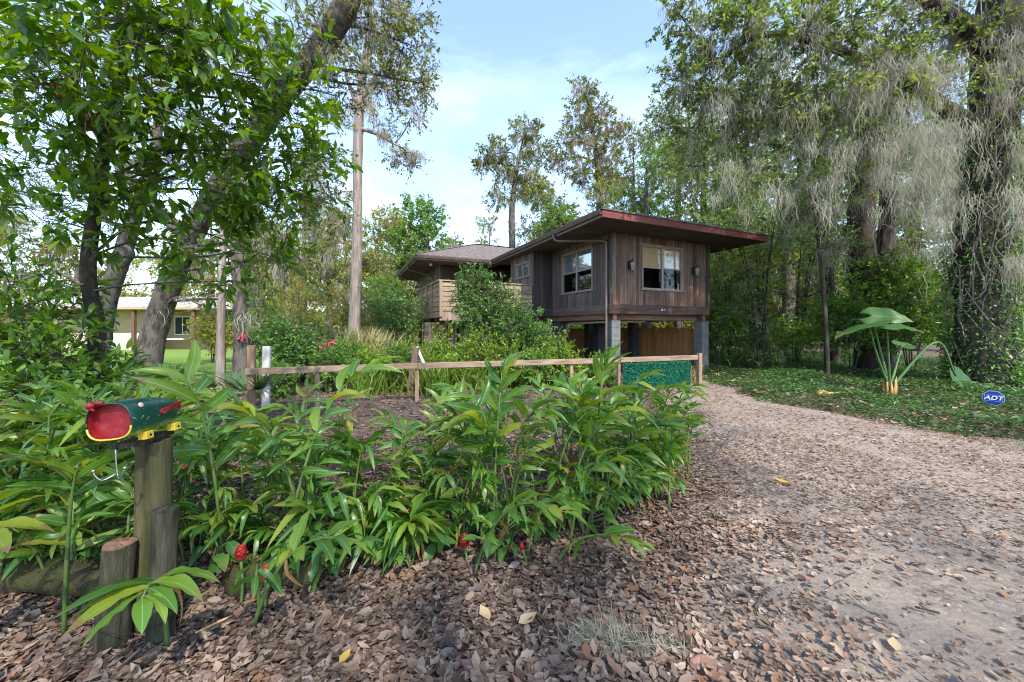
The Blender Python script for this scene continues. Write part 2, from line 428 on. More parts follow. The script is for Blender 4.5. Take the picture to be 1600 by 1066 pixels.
def board_mat(name, cols, streak=6.0, rnd=.3, rough=.85, along='Z', wear=None, edge=None):
    """weathered wood for unit boxes: grain runs along one local axis"""
    m, t, o = new_mat(name)
    tcd = t.nodes.new('ShaderNodeTexCoord'); oi = t.nodes.new('ShaderNodeObjectInfo')
    g = t.nodes.new('ShaderNodeNewGeometry')
    mpn = N(t, 'ShaderNodeMapping'); sc = [9.0, 9.0, 9.0]; sc['XYZ'.index(along)] = .55
    mpn.inputs['Scale'].default_value = sc
    # grain in metres: turn the world position into the house's own axes
    rt = N(t, 'ShaderNodeVectorRotate'); rt.rotation_type = 'Z_AXIS'; rt.inputs['Angle'].default_value = -HOUSE_ROT
    t.links.new(g.outputs['Position'], rt.inputs['Vector']); t.links.new(rt.outputs[0], mpn.inputs['Vector'])
    ml = N(t, 'ShaderNodeMath', operation='MULTIPLY'); ml.inputs[1].default_value = 53.0; t.links.new(oi.outputs['Random'], ml.inputs[0])
    va = N(t, 'ShaderNodeVectorMath', operation='ADD'); t.links.new(mpn.outputs[0], va.inputs[0]); t.links.new(ml.outputs[0], va.inputs[1])
    nz = N(t, 'ShaderNodeTexNoise', Scale=streak * .6, Detail=7.0, Roughness=.65); t.links.new(va.outputs[0], nz.inputs['Vector'])
    n3 = N(t, 'ShaderNodeTexNoise', Scale=.9, Detail=4.0, Roughness=.6); t.links.new(va.outputs[0], n3.inputs['Vector'])
    ad = N(t, 'ShaderNodeMath', operation='ADD'); t.links.new(nz.outputs['Fac'], ad.inputs[0]); t.links.new(n3.outputs['Fac'], ad.inputs[1])
    mr = N(t, 'ShaderNodeMapRange'); mr.inputs[1].default_value = .7; mr.inputs[2].default_value = 1.3; t.links.new(ad.outputs[0], mr.inputs[0])
    r = ramp(t, cols, mr.outputs[0]); col = r.outputs['Color']
    if wear:   # rain-washed lower boards
        z0, z1, wc = wear
        sp = t.nodes.new('ShaderNodeSeparateXYZ'); t.links.new(g.outputs['Position'], sp.inputs[0])
        n4 = N(t, 'ShaderNodeTexNoise', Scale=1.6, Detail=5.0); t.links.new(mpn.outputs[0], n4.inputs['Vector'])
        a2 = N(t, 'ShaderNodeMath', operation='MULTIPLY_ADD'); a2.inputs[1].default_value = 2.2; t.links.new(n4.outputs['Fac'], a2.inputs[0]); t.links.new(sp.outputs['Z'], a2.inputs[2])
        m3 = N(t, 'ShaderNodeMapRange'); m3.inputs[1].default_value = z1 + 1.1; m3.inputs[2].default_value = z0 + 1.1; t.links.new(a2.outputs[0], m3.inputs[0])
        mxn = t.nodes.new('ShaderNodeMix'); mxn.data_type = 'RGBA'; mxn.blend_type = 'MIX'
        r2 = ramp(t, wc, mr.outputs[0])
        t.links.new(m3.outputs[0], mxn.inputs['Factor']); t.links.new(col, mxn.inputs['A']); t.links.new(r2.outputs['Color'], mxn.inputs['B'])
        col = mxn.outputs['Result']
    hv = N(t, 'ShaderNodeHueSaturation')
    m2 = N(t, 'ShaderNodeMapRange'); m2.inputs[3].default_value = 1 - rnd; m2.inputs[4].default_value = 1 + rnd; t.links.new(oi.outputs['Random'], m2.inputs[0])
    if edge:   # light caught along one edge of each board, painted as a pale line
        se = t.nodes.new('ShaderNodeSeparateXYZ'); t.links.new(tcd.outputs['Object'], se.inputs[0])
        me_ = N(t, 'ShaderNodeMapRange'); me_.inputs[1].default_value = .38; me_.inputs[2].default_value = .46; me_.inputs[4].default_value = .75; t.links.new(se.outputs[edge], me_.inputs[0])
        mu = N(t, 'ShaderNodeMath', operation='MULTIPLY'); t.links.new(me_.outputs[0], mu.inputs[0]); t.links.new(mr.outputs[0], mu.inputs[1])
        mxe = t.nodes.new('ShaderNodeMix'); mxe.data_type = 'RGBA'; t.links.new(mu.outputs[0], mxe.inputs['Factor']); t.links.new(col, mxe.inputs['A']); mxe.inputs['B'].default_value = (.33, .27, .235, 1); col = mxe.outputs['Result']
    t.links.new(m2.outputs[0], hv.inputs['Value']); t.links.new(col, hv.inputs['Color'])
    p = N(t, 'ShaderNodeBsdfPrincipled', Roughness=rough); p.inputs['Specular IOR Level'].default_value = .25
    t.links.new(hv.outputs['Color'], p.inputs['Base Color'])
    b = N(t, 'ShaderNodeBump', Strength=.35, Distance=.01); t.links.new(nz.outputs['Fac'], b.inputs['Height']); t.links.new(b.outputs[0], p.inputs['Normal'])
    t.links.new(p.outputs[0], o.inputs['Surface'])
    return m

HOUSE_ROT = math.radians(24.2)
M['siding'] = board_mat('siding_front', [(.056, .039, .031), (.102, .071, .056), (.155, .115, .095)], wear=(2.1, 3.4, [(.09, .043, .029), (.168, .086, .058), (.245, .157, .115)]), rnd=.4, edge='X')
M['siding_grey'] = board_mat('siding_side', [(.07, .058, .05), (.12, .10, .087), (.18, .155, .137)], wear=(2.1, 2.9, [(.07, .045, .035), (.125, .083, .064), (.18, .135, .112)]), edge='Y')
M['siding_dark'] = board_mat('siding_dark', [(.03, .025, .024), (.06, .05, .047), (.085, .075, .07)])
M['siding_brown'] = board_mat('siding_wing', [(.032, .02, .017), (.056, .036, .03), (.085, .058, .048)])
M['beam'] = board_mat('beam_wood', [(.09, .05, .035), (.15, .085, .06), (.2, .13, .1)], along='X')
M['beam_y'] = board_mat('beam_wood_side', [(.10, .055, .038), (.16, .09, .062), (.21, .13, .1)], along='Y')
M['skirt'] = board_mat('skirt_wood', [(.05, .028, .022), (.085, .05, .04), (.14, .098, .08)], along='X', rnd=.1)
M['skirt_y'] = board_mat('skirt_wood_side', [(.09, .06, .048), (.13, .092, .075), (.19, .145, .125)], along='Y', rnd=.1)
M['rail_x'] = board_mat('deck_board_front', [(.2, .142, .095), (.3, .225, .155), (.39, .305, .22)], along='X', rnd=.18)
M['rail_y'] = board_mat('deck_board_side', [(.22, .145, .085), (.33, .225, .14), (.42, .31, .2)], along='Y', rnd=.18)
M['deckpost'] = board_mat('deck_post', [(.2, .14, .09), (.3, .22, .145), (.38, .3, .21)], along='Z', rnd=.15)
M['picket'] = board_mat('picket_wood', [(.26, .12, .045), (.38, .19, .075), (.46, .26, .12)], along='Z', rnd=.16)
M['fascia'] = board_mat('fascia_paint', [(.095, .026, .021), (.135, .041, .033), (.175, .072, .058)], along='X', rnd=.05, rough=.6)
M['soffit'] = noise_mat('soffit_paint', [(.04, .028, .026), (.066, .047, .043), (.09, .067, .06)], scale=2.0, rough=.8, bump=.1)
M['soffit_worn'] = noise_mat('soffit_worn', [(.045, .034, .03), (.09, .07, .062), (.16, .13, .115)], scale=6.0, rough=.85, bump=.25)
M['gutter'] = noise_mat('gutter_metal', [(.075, .05, .043), (.115, .08, .07), (.16, .12, .105)], scale=3, rough=.45, bump=.05, spec=.5)
M['shingle'] = noise_mat('roof_shingle', [(.06, .05, .046), (.12, .10, .092), (.2, .172, .16)], scale=9, rough=.95, bump=.7, stretch=(1, 1, 1), bscale=30)
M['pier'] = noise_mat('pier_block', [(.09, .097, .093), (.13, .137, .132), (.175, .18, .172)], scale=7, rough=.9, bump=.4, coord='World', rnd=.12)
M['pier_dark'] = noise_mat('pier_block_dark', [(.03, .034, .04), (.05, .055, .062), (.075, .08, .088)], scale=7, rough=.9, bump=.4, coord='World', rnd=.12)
M['winframe'] = board_mat('window_trim', [(.16, .12, .09), (.25, .19, .15), (.33, .27, .22)], rnd=.1)
M['winalu'] = plain('window_aluminium', (.30, .27, .235), .45, .4)
M['blind'] = noise_mat('bamboo_blind', [(.42, .29, .13), (.56, .42, .22), (.66, .52, .3)], scale=3, stretch=(3, 3, 40), rough=.8, bump=.2)
M['pale_blind'] = plain('pale_curtain', (.42, .46, .49), .8)  # bluish tone of reflected sky for the panels behind the side panes
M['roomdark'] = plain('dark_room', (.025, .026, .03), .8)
M['iron'] = plain('black_iron', (.025, .023, .022), .5, .5)
M['lampglass'] = plain('lamp_glass', (.3, .29, .27), .2)
M['plate'] = plain('number_plate', (.02, .022, .035), .4)
M['white'] = plain('white_paint', (.74, .74, .73), .5)
M['whitewood'] = noise_mat('white_weathered_wood', [(.3, .28, .26), (.5, .48, .46), (.66, .64, .62)], scale=3, stretch=(6, 6, .8), rough=.85, bump=.3)
M['railwood'] = noise_mat('fence_wood', [(.14, .092, .06), (.24, .168, .118), (.33, .255, .195)], scale=2.5, stretch=(1, 6, 6), rough=.85, bump=.25, rnd=.1)
M['postwood'] = noise_mat('fence_post_wood', [(.17, .1, .062), (.27, .175, .115), (.36, .26, .19)], scale=2.5, stretch=(6, 6, 1), rough=.85, bump=.25, rnd=.12)
M['mat_green'] = leaf_mat('hedge_mat', [(.008, .11, .062), (.014, .17, .10), (.028, .23, .14)], .6, .1, .3)
M['mat_back'] = plain('hedge_mat_backing', (.006, .07, .045), .8)
# glass: a thin pane that reflects and lets the room show
def glass_mat(name, refl, tint):
    m, t, o = new_mat(name)
    tr = N(t, 'ShaderNodeBsdfTransparent'); tr.inputs[0].default_value = (*tint, 1)
    gl = N(t, 'ShaderNodeBsdfGlossy', Roughness=0.03); gl.inputs[0].default_value = (.95, .97, 1, 1)
    lw = N(t, 'ShaderNodeLayerWeight', Blend=0.5); pw = N(t, 'ShaderNodeMath', operation='POWER'); pw.inputs[1].default_value = 4.0
    t.links.new(lw.outputs['Facing'], pw.inputs[0])
    ad = N(t, 'ShaderNodeMath', operation='ADD'); ad.inputs[1].default_value = refl; t.links.new(pw.outputs[0], ad.inputs[0])
    ms = t.nodes.new('ShaderNodeMixShader'); t.links.new(ad.outputs[0], ms.inputs[0]); t.links.new(tr.outputs[0], ms.inputs[1]); t.links.new(gl.outputs[0], ms.inputs[2])
    t.links.new(ms.outputs[0], o.inputs['Surface'])
    return m
M['glass'] = glass_mat('window_glass', .07, (.95, .95, .95))
M['glass_side'] = glass_mat('window_glass_side', .22, (.9, .92, .94))
M['screen'] = glass_mat('screened_glass', .04, (.32, .33, .35))
# mailbox
M['mb_green'] = noise_mat('mailbox_green', [(.004, .035, .022), (.008, .06, .038), (.016, .085, .055)], scale=9, rough=.28, bump=.12, spec=.6)
M['mb_red'] = noise_mat('mailbox_red', [(.10, .003, .006), (.2, .005, .011), (.25, .012, .018), (.3, .05, .05)], scale=11, rough=.5, bump=.05, spec=.45)
M['mb_yellow'] = noise_mat('mailbox_yellow', [(.5, .36, .03), (.62, .46, .05), (.66, .52, .1)], scale=8, rough=.45, bump=.05)
M['mb_eye'] = plain('mailbox_eye', (.6, .42, .33), .4)
M['silver'] = plain('brushed_hook', (.3, .3, .29), .35, .8)
M['postgreen'] = noise_mat('mossy_post', [(.016, .017, .008), (.05, .05, .018), (.09, .08, .036), (.13, .112, .066)], scale=2.2, stretch=(7, 7, .9), rough=.92, bump=.5, bscale=5)
M['stump'] = noise_mat('grey_stump', [(.01, .01, .006), (.032, .034, .016), (.075, .07, .045), (.13, .12, .09)], scale=2.6, stretch=(7, 7, 1.1), rough=.95, bump=1.0, bscale=7)
M['stumptop'] = noise_mat('rotted_wood', [(.05, .03, .02), (.14, .08, .05), (.22, .14, .09)], scale=14, rough=.95, bump=.8)
M['mossrock'] = noise_mat('mossy_log', [(.02, .016, .011), (.04, .034, .018), (.06, .06, .02), (.075, .058, .036)], scale=7, rough=.97, bump=.8, bscale=22)
M['cone'] = leaf_mat('ginger_cone', [(.22, .008, .01), (.3, .014, .014), (.36, .035, .022)], .38, .15, .5)
M['cone_old'] = leaf_mat('ginger_cone_old', [(.2, .05, .02), (.3, .1, .03), (.26, .03, .02)], .5, .1, .4)
M['pink'] = leaf_mat('pink_petal', [(.55, .06, .14), (.65, .1, .2), (.7, .2, .26)], .5, .3, .3)
M['sign_blue'] = plain('sign_blue', (.012, .04, .26), .35)
M['sign_rim'] = plain('sign_rim', (.25, .36, .62), .4)
M['elephant'] = leaf_mat('elephant_ear', [(0.06, 0.16, 0.045), (0.075, 0.19, 0.05), (0.09, 0.21, 0.055)], .4, .42, .45)
M['elephant_stem'] = noise_mat('elephant_stem', [(.04, .095, .028), (.06, .125, .038), (.08, .15, .05)], scale=5, rough=.5, bump=.05)
M['husk'] = noise_mat('dry_husk', [(.2, .11, .03), (.4, .25, .08), (.5, .36, .15)], scale=7, stretch=(4, 4, 1), rough=.8, bump=.3)
M['tanroof'] = noise_mat('metal_roof', [(.36, .34, .33), (.46, .44, .43)], scale=.8, rough=.5, bump=0, spec=.5)
M['tanwall'] = noise_mat('tan_stucco', [(.3, .22, .12), (.37, .29, .17)], scale=2, rough=.9, bump=.1)
M['creamwall'] = noise_mat('cream_stucco', [(.48, .41, .31), (.56, .49, .39)], scale=2, rough=.9, bump=.1)  # paler copy of the wall colour standing for direct sun
M['brownpost'] = plain('brown_post', (.12, .06, .04), .7)
M['stone'] = noise_mat('pink_stone', [(.13, .06, .045), (.24, .13, .105), (.4, .33, .3)], scale=14, rough=.7, bump=.3)
M['yellowleaf'] = leaf_mat('yellow_leaf', [(.42, .28, .06), (.46, .33, .09)], .6, .25, .3)
M['tanleaf'] = leaf_mat('tan_leaf', [(.4, .29, .15), (.46, .34, .2)], .7, .2, .3)

# ground materials
def ground_mat(name, base, leafy, sandy=None):
    m, t, o = new_mat(name)
    g = t.nodes.new('ShaderNodeNewGeometry')
    n1 = N(t, 'ShaderNodeTexNoise', Scale=.7, Detail=5.0, Roughness=.6); t.links.new(g.outputs['Position'], n1.inputs['Vector'])
    n2 = N(t, 'ShaderNodeTexNoise', Scale=26.0, Detail=9.0, Roughness=.75); t.links.new(g.outputs['Position'], n2.inputs['Vector'])
    vo = N(t, 'ShaderNodeTexVoronoi', Scale=34.0); t.links.new(g.outputs['Position'], vo.inputs['Vector'])
    r1 = ramp(t, base, n2.outputs['Fac'])
    mr = N(t, 'ShaderNodeMapRange'); mr.inputs[1].default_value = .36; mr.inputs[2].default_value = .64; t.links.new(n1.outputs['Fac'], mr.inputs[0])
    sp = t.nodes.new('ShaderNodeSeparateColor'); t.links.new(vo.outputs['Color'], sp.inputs[0])
    r2 = ramp(t, leafy, sp.outputs[0])
    ml = N(t, 'ShaderNodeMath', operation='MULTIPLY'); ml.inputs[1].default_value = .6; t.links.new(mr.outputs[0], ml.inputs[0])
    mxn = t.nodes.new('ShaderNodeMix'); mxn.data_type = 'RGBA'
    t.links.new(ml.outputs[0], mxn.inputs['Factor']); t.links.new(r1.outputs[0], mxn.inputs['A']); t.links.new(r2.outputs[0], mxn.inputs['B'])
    p = N(t, 'ShaderNodeBsdfPrincipled', Roughness=.95); p.inputs['Specular IOR Level'].default_value = .15
    t.links.new(mxn.outputs['Result'], p.inputs['Base Color'])
    b = N(t, 'ShaderNodeBump', Strength=.8, Distance=.03); t.links.new(n2.outputs['Fac'], b.inputs['Height']); t.links.new(b.outputs[0], p.inputs['Normal'])
    t.links.new(p.outputs[0], o.inputs['Surface'])
    return m
M['soil'] = ground_mat('soil', [(.06, .042, .033), (.11, .08, .064), (.16, .125, .105)], [(.06, .04, .03), (.14, .095, .07), (.2, .15, .12)])
M['sand'] = ground_mat('sandy_drive', [(.15, .118, .093), (.28, .232, .192), (.42, .363, .312)], [(.10, .073, .055), (.19, .147, .117), (.32, .263, .22)])
M['lawn'] = ground_mat('lawn', [(.09, .16, .03), (.14, .22, .045), (.18, .26, .06)], [(.12, .19, .035), (.15, .22, .05), (.2, .25, .07)])
# ================================================================== the ground
def warp(n, near, far):
    s = np.linspace(-1, 1, n); return np.sign(s) * (near * np.abs(s) + (far - near) * np.abs(s) ** 4)
gx = warp(81, 30, 420); gy = warp(81, 30, 420) + 10
GX, GY = np.meshgrid(gx, gy)
GV = np.stack([GX.ravel(), GY.ravel(), np.zeros(GX.size)], 1)
def grid_faces(nr, nc):
    i, j = np.meshgrid(np.arange(nr - 1), np.arange(nc - 1), indexing='ij'); a = (i * nc + j).ravel()
    return np.stack([a, a + 1, a + nc + 1, a + nc], 1)
ground = link_mesh('ground', mesh_arrays('ground', GV, grid_faces(81, 81)), M['soil'])
tag(ground, kind='structure')

DRIVE = np.array([(-8, -1.0, 16), (-3, -.2, 13), (0, .1, 11.5), (1.7, .3, 10.4), (2.3, .6, 9.9), (3, 1.3, 9.3), (4, 2.0, 8.5), (5.2, 2.6, 7.3),
                  (6, 2.85, 6.3), (7.3, 3.15, 5.75), (9, 3.6, 5.6), (10.5, 4.2, 5.75), (12.5, 4.7, 6.3)], float)
def drive_edges(y):
    return np.interp(y, DRIVE[:, 0], DRIVE[:, 1]), np.interp(y, DRIVE[:, 0], DRIVE[:, 2])
dv = []
NY, NX = 110, 60
for i in range(NY):
    y = -8 + 20.5 * i / (NY - 1); a, b = drive_edges(y)
    a += .12 * math.sin(y * 2.3) + .08 * math.sin(y * 5.1); b += .12 * math.sin(y * 1.9 + 1) + .07 * math.sin(y * 4.7)
    for j in range(NX):
        s = j / (NX - 1); x = a + (b - a) * s
        edge = min(1, 6 * s, 6 * (1 - s))
        h = .006 + edge * (.012 + .012 * math.sin(x * 1.7 + y) * math.sin(y * 1.3) + .006 * math.sin(x * 6.1) * math.sin(y * 5.3))
        dv.append((x, y, max(.005, h)))
drive = link_mesh('driveway', mesh_arrays('driveway', dv, grid_faces(NY, NX), True), M['sand'])
tag(drive, kind='structure')

lm = MB()
lm.poly([(-60, 9.2, .004), (-8.2, 8.4, .004), (-5.6, 9.4, .004), (-6.2, 14, .004), (-9.5, 20, .004), (-13, 44, .004), (-60, 44, .004)])
lawn = lm.build('lawn', M['lawn'])
tag(lawn, kind='structure')

# ================================================================== the stilt house
HO = np.array([3.06, 11.6, 0.0])
house = empty('stilt_house', HO, HOUSE_ROT)
tag(house, 'dark brown board house raised on grey block piers with wide red-brown eaves', 'house')
ZF, ZS, ZT = 2.06, 2.36, 4.60          # skirt bottom, skirt top, soffit
BOX = {k: unit_box_mesh('box_' + k, M[k]) for k in ('siding', 'siding_grey', 'siding_dark', 'siding_brown', 'rail_x', 'rail_y', 'deckpost', 'picket', 'pier', 'pier_dark', 'winframe', 'beam', 'beam_y')}
rnd = random.Random(5)

def siding(wall, key, axis, fixed, out, a, b, z0, z1, holes=(), wmin=.13, wmax=.23):
    """vertical boards on one wall, cut round its openings; axis = the local axis the wall runs along"""
    cuts = sorted({a, b, *[h[0] for h in holes], *[h[1] for h in holes]})
    for c0, c1 in zip(cuts[:-1], cuts[1:]):
        n = max(1, round((c1 - c0) / rnd.uniform(wmin, wmax) * 1.0)); edges = [c0]
        ws = [rnd.uniform(wmin, wmax) for _ in range(n)]; k = (c1 - c0) / sum(ws)
        for w in ws: edges.append(edges[-1] + w * k)
        for e0, e1 in zip(edges[:-1], edges[1:]):
            mid = (e0 + e1) / 2; spans = [(z0, z1)]
            for h in holes:
                if h[0] < mid < h[1]: spans = [(z0, h[2]), (h[3], z1)]
            th = rnd.uniform(.018, .04); g = .004
            for s0, s1 in spans:
                f0, f1 = sorted((fixed, fixed + out * th))
                if axis == 'x': piece('board', BOX[key], wall, (e0 + g, f0, s0), (e1 - g, f1, s1))
                else: piece('board', BOX[key], wall, (f0, e0 + g, s0), (f1, e1 - g, s1))

def backing(name, mat, axis, fixed, inn, a, b, z0, z1, hole=None):
    m = MB(); f0, f1 = sorted((fixed, fixed + inn * .09))
    rects = [(a, b, z0, z1)] if not hole else [(a, hole[0], z0, z1), (hole[1], b, z0, z1), (hole[0], hole[1], z0, hole[2]), (hole[0], hole[1], hole[3], z1)]
    for (p, q, r, s) in rects:
        if axis == 'x': m.box((p, f0, r), (q, f1, s))
        else: m.box((f0, p, r), (f1, q, s))
    return m.build(name, mat, house)

UL, VJ, UJ, V3 = 4.38, 3.48, -.87, 5.6
W1 = (1.31, 3.06, 2.90, 4.31)     # front window
W2 = (.89, 2.72, 2.90, 4.33)      # side window
W3 = (3.85, 5.06, 3.70, 4.24)     # little high window
wf = backing('wall', M['siding_dark'], 'x', 0.0, 1, 0.0, UL, ZF, ZT, W1); siding(wf, 'siding', 'x', 0.0, -1, 0, UL, ZS, ZT - .002, [W1])
wl = backing('wall', M['siding_dark'], 'y', 0.0, 1, .0, VJ, ZF, ZT, W2); siding(wl, 'siding_grey', 'y', 0.0, -1, 0.01, VJ, ZS, ZT - .002, [W2])
wj = backing('wall', M['siding_dark'], 'x', VJ, 1, UJ, .0, ZF, ZT); siding(wj, 'siding_dark', 'x', VJ, -1, UJ, -.045, ZS, ZT - .002)
w3 = backing('wall', M['siding_dark'], 'y', UJ, 1, VJ, V3, ZF, ZT, W3); siding(w3, 'siding_grey', 'y', UJ, -1, VJ, V3, ZS, ZT - .002, [W3])
m = MB(); m.box((UL - .1, .1, ZF), (UL, 13.6, ZT)); wr = m.build('wall', M['siding_dark'], house); siding(wr, 'siding_grey', 'y', UL, 1, 0.02, 13.6, ZS, ZT - .002, wmin=.2, wmax=.3)
m = MB(); m.box((.55, V3, ZF), (.65, 8.12, ZT)); m.box((UJ + .1, V3 - .1, ZF), (.55, V3, ZT)); m.build('entry_wall', M['siding_dark'], house)
m = MB(); m.box((-3.43, 8.12, ZF), (.55, 8.22, ZT)); ww = m.build('wall', M['siding_dark'], house); siding(ww, 'siding_brown', 'x', 8.12, -1, -3.43, .5, ZS, ZT - .002)
WW = (9.2, 10.6, 3.1, 4.2)
w5 = backing('wall', M['siding_dark'], 'y', -3.43, 1, 8.22, 13.5, ZF, ZT, WW); siding(w5, 'siding_grey', 'y', -3.43, -1, 8.12, 13.5, ZS, ZT - .002, [WW])
m = MB(); m.box((-3.43, 13.5, ZF), (UL, 13.6, ZT)); m.build('wall', M['siding_dark'], house)
m = MB(); m.box((.1, .1, ZF + .02), (UL - .1, 13.5, ZF + .14)); m.box((-3.33, 8.22, ZF + .02), (.1, 13.5, ZF + .14)); m.box((UJ + .1, VJ + .1, ZF + .02), (.1, 8.22, ZF + .14)); m.build('floor_slab', M['beam_y'], house)

# skirt boards under the siding
def skirt(lo, hi, key): 
    m = MB(); m.box(lo, hi); return m.build('skirt_board', M[key], house)
skirt((-.055, -.055, ZF), (UL + .03, -.0, ZS), 'skirt')
skirt((-.055, .003, ZF), (0, VJ - .06, ZS), 'skirt_y')
skirt((UJ - .05, VJ - .055, ZF), (-.058, VJ, ZS), 'siding_dark')
skirt((UJ - .05, VJ + .003, ZF), (UJ, V3, ZS), 'skirt_y')
skirt((-3.48, 8.07, ZF), (.5, 8.12, ZS), 'skirt')
m = MB(); m.box((-.048, -.048, ZS), (.05, -.0435, ZT - .003)); m.box((-.048, -.0435, ZS), (-.0435, .05, ZT - .003)); m.build('corner_trim', M['siding_dark'], house)
m = MB(); m.box((UL - .09, -.052, ZS), (UL + .05, .02, ZT - .003)); m.build('corner_trim', M['siding_dark'], house)

def window(axis, fixed, out, hole, kind):
    a, b, z0, z1 = hole
    w = empty('window', parent=house)
    def bx(name, mat, p, q, r, s, d0, d1):
        m = MB(); f0, f1 = sorted((fixed + out * d0, fixed + out * d1))
        if axis == 'x': m.box((p, f0, r), (q, f1, s))
        else: m.box((f0, p, r), (f1, q, s))
        return m.build(name, mat, w)
    t = .055
    bx('trim', M['winframe'], a - t, b + t, z1, z1 + t, 0, .058); bx('sill', M['winframe'], a - t, b + t, z0 - t, z0, 0, .075)
    bx('trim', M['winframe'], a - t, a, z0, z1, 0, .056); bx('trim', M['winframe'], b, b + t, z0, z1, 0, .056)
    mid, zm, k = (a + b) / 2, (z0 + z1) / 2, .022
    if kind == 'small':
        bx('mullion', M['winalu'], mid - k, mid + k, z0 + .03, z1 - .03, -.03, .02)
        cells = [(a, mid, z0, z1), (mid, b, z0, z1)]
    else:
        bx('mullion', M['winalu'], mid - .04, mid + .04, z0 + .03, z1 - .03, -.03, .025)
        bx('meeting_rail', M['winalu'], a + .03, mid - .04, zm - k, zm + k, -.03, .018); bx('meeting_rail', M['winalu'], mid + .04, b - .03, zm - k, zm + k, -.03, .018)
        cells = [(a, mid, z0, zm), (mid, b, z0, zm), (a, mid, zm, z1), (mid, b, zm, z1)]
    fr = MB(); f0, f1 = sorted((fixed - out * .03, fixed + out * .03))
    for (p, q, r, s) in ((a, b, z0, z0 + .03), (a, b, z1 - .03, z1), (a, a + .03, z0 + .03, z1 - .03), (b - .03, b, z0 + .03, z1 - .03)):
        if axis == 'x': fr.box((p, f0, r), (q, f1, s))
        else: fr.box((f0, p, r), (f1, q, s))
    fr.build('frame', M['winalu'], w)
    for i, (p, q, r, s) in enumerate(cells):
        g = M['screen'] if (kind != 'small' and i < 2) else (M['glass'] if axis == 'x' else M['glass_side'])
        bx('pane', g, p + .01, q - .01, r + .01, s - .01, -.008 - .002 * i, -.013 - .002 * i)
    if kind == 'blind':
        bx('blind', M['blind'], a + .02, b - .02, zm + .0, z1 - .01, -.03, -.04)  # bamboo blind behind the upper panes
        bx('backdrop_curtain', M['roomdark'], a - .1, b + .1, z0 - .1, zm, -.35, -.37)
    elif kind == 'side':
        bx('blind', M['pale_blind'], a + .02, b - .02, zm + .03, z1 - .01, -.032, -.04)  # pale panel standing in for sky reflected in the upper panes
    elif kind == 'small':
        bx('blind', M['pale_blind'], a + .02, b - .02, z0 + .05, z1 - .01, -.034, -.042)  # same pale tone in place of reflected sky
    return w
window('x', 0.0, -1, W1, 'blind')
window('y', 0.0, -1, W2, 'side')
window('y', UJ, -1, W3, 'small')
window('y', -3.43, -1, WW, 'side')

# roof: two low hips
ES, EB = 4.82, 4.58
SL = .345
def hip(parent, name, pts, faces):
    top = np.array(pts, float); n = len(top)
    low = top.copy(); low[:, 2] -= .045
    V = np.vstack([top, low]); Fs = [tuple(f) for f in faces] + [tuple(reversed([i + n for i in f])) for f in faces]
    edge = {}
    for f in faces:
        for x, y in zip(f, list(f[1:]) + [f[0]]): edge[(x, y)] = 1
    for (x, y) in list(edge):
        if (y, x) not in edge: Fs.append((y, x, x + n, y + n))
    m = MB(); m.add(V, Fs); return m.build(name, M['shingle'], parent)
u0, u1, v0, v1 = -1.31, 5.78, -1.31, 14.75
hw = (u1 - u0) / 2; rz_ = ES + hw * SL; um = (u0 + u1) / 2
roof = hip(house, 'roof', [(u0, v0, ES), (u1, v0, ES), (u1, v1, ES), (u0, v1, ES), (um, v0 + hw, rz_), (um, v1 - hw, rz_)],
           [(0, 1, 4), (1, 2, 5, 4), (2, 3, 5), (3, 0, 4, 5)])
p0, q0, q1 = -4.75, 6.92, 14.72
hq = (q1 - q0) / 2; qz = ES + hq * .40; qm = (q0 + q1) / 2
roof2 = hip(house, 'roof', [(p0, q0, ES - .004), (p0, q1, ES - .004), (p0 + hq, qm, qz), (2.0, qm, qz), (2.0, q0, ES - .004), (2.0, q1, ES - .004)],
            [(0, 4, 3, 2), (1, 0, 2), (5, 1, 2, 3)])
m = MB(); m.bar((p0 + .05, q0 + .05, ES + .02), (p0 + hq, qm, qz + .01), .22, .02); m.bar((p0 + hq, qm, qz + .012), (1.5, qm, qz + .012), .24, .02); m.build('ridge_cap', M['shingle'], roof2)
def fpart(name, parent, mat, lo, hi, bev=0):
    m = MB(); m.box(lo, hi); return m.build(name, M[mat], parent, bevel=bev)
fpart('fascia', roof, 'fascia', (-1.28, -1.28, EB), (5.75, -1.245, ES - .046))
fpart('fascia', roof, 'fascia', (5.715, -1.244, EB), (5.75, 14.7, ES - .046))
fpart('fascia', roof, 'gutter', (-1.28, -1.244, EB), (-1.245, 6.95, ES - .046))
fpart('fascia', roof2, 'gutter', (-4.72, 6.95, EB), (-1.246, 6.985, ES - .05))
fpart('fascia', roof2, 'gutter', (-4.72, 6.986, EB), (-4.685, 14.7, ES - .05))
fpart('soffit', roof, 'soffit', (-1.244, -1.244, 4.60), (5.714, 0.0, 4.615))
fpart('soffit', roof, 'soffit_worn', (-1.244, .001, 4.601), (0.1, 6.9, 4.616))
fpart('soffit', roof, 'soffit', (UL - .05, .001, 4.602), (5.714, 14.6, 4.617))
fpart('soffit', roof2, 'soffit_worn', (-4.684, 6.986, 4.603), (-.9, 14.6, 4.618))
fpart('ceiling_deck', roof, 'roomdark', (.1, .1, 4.62), (UL, 13.5, 4.64))
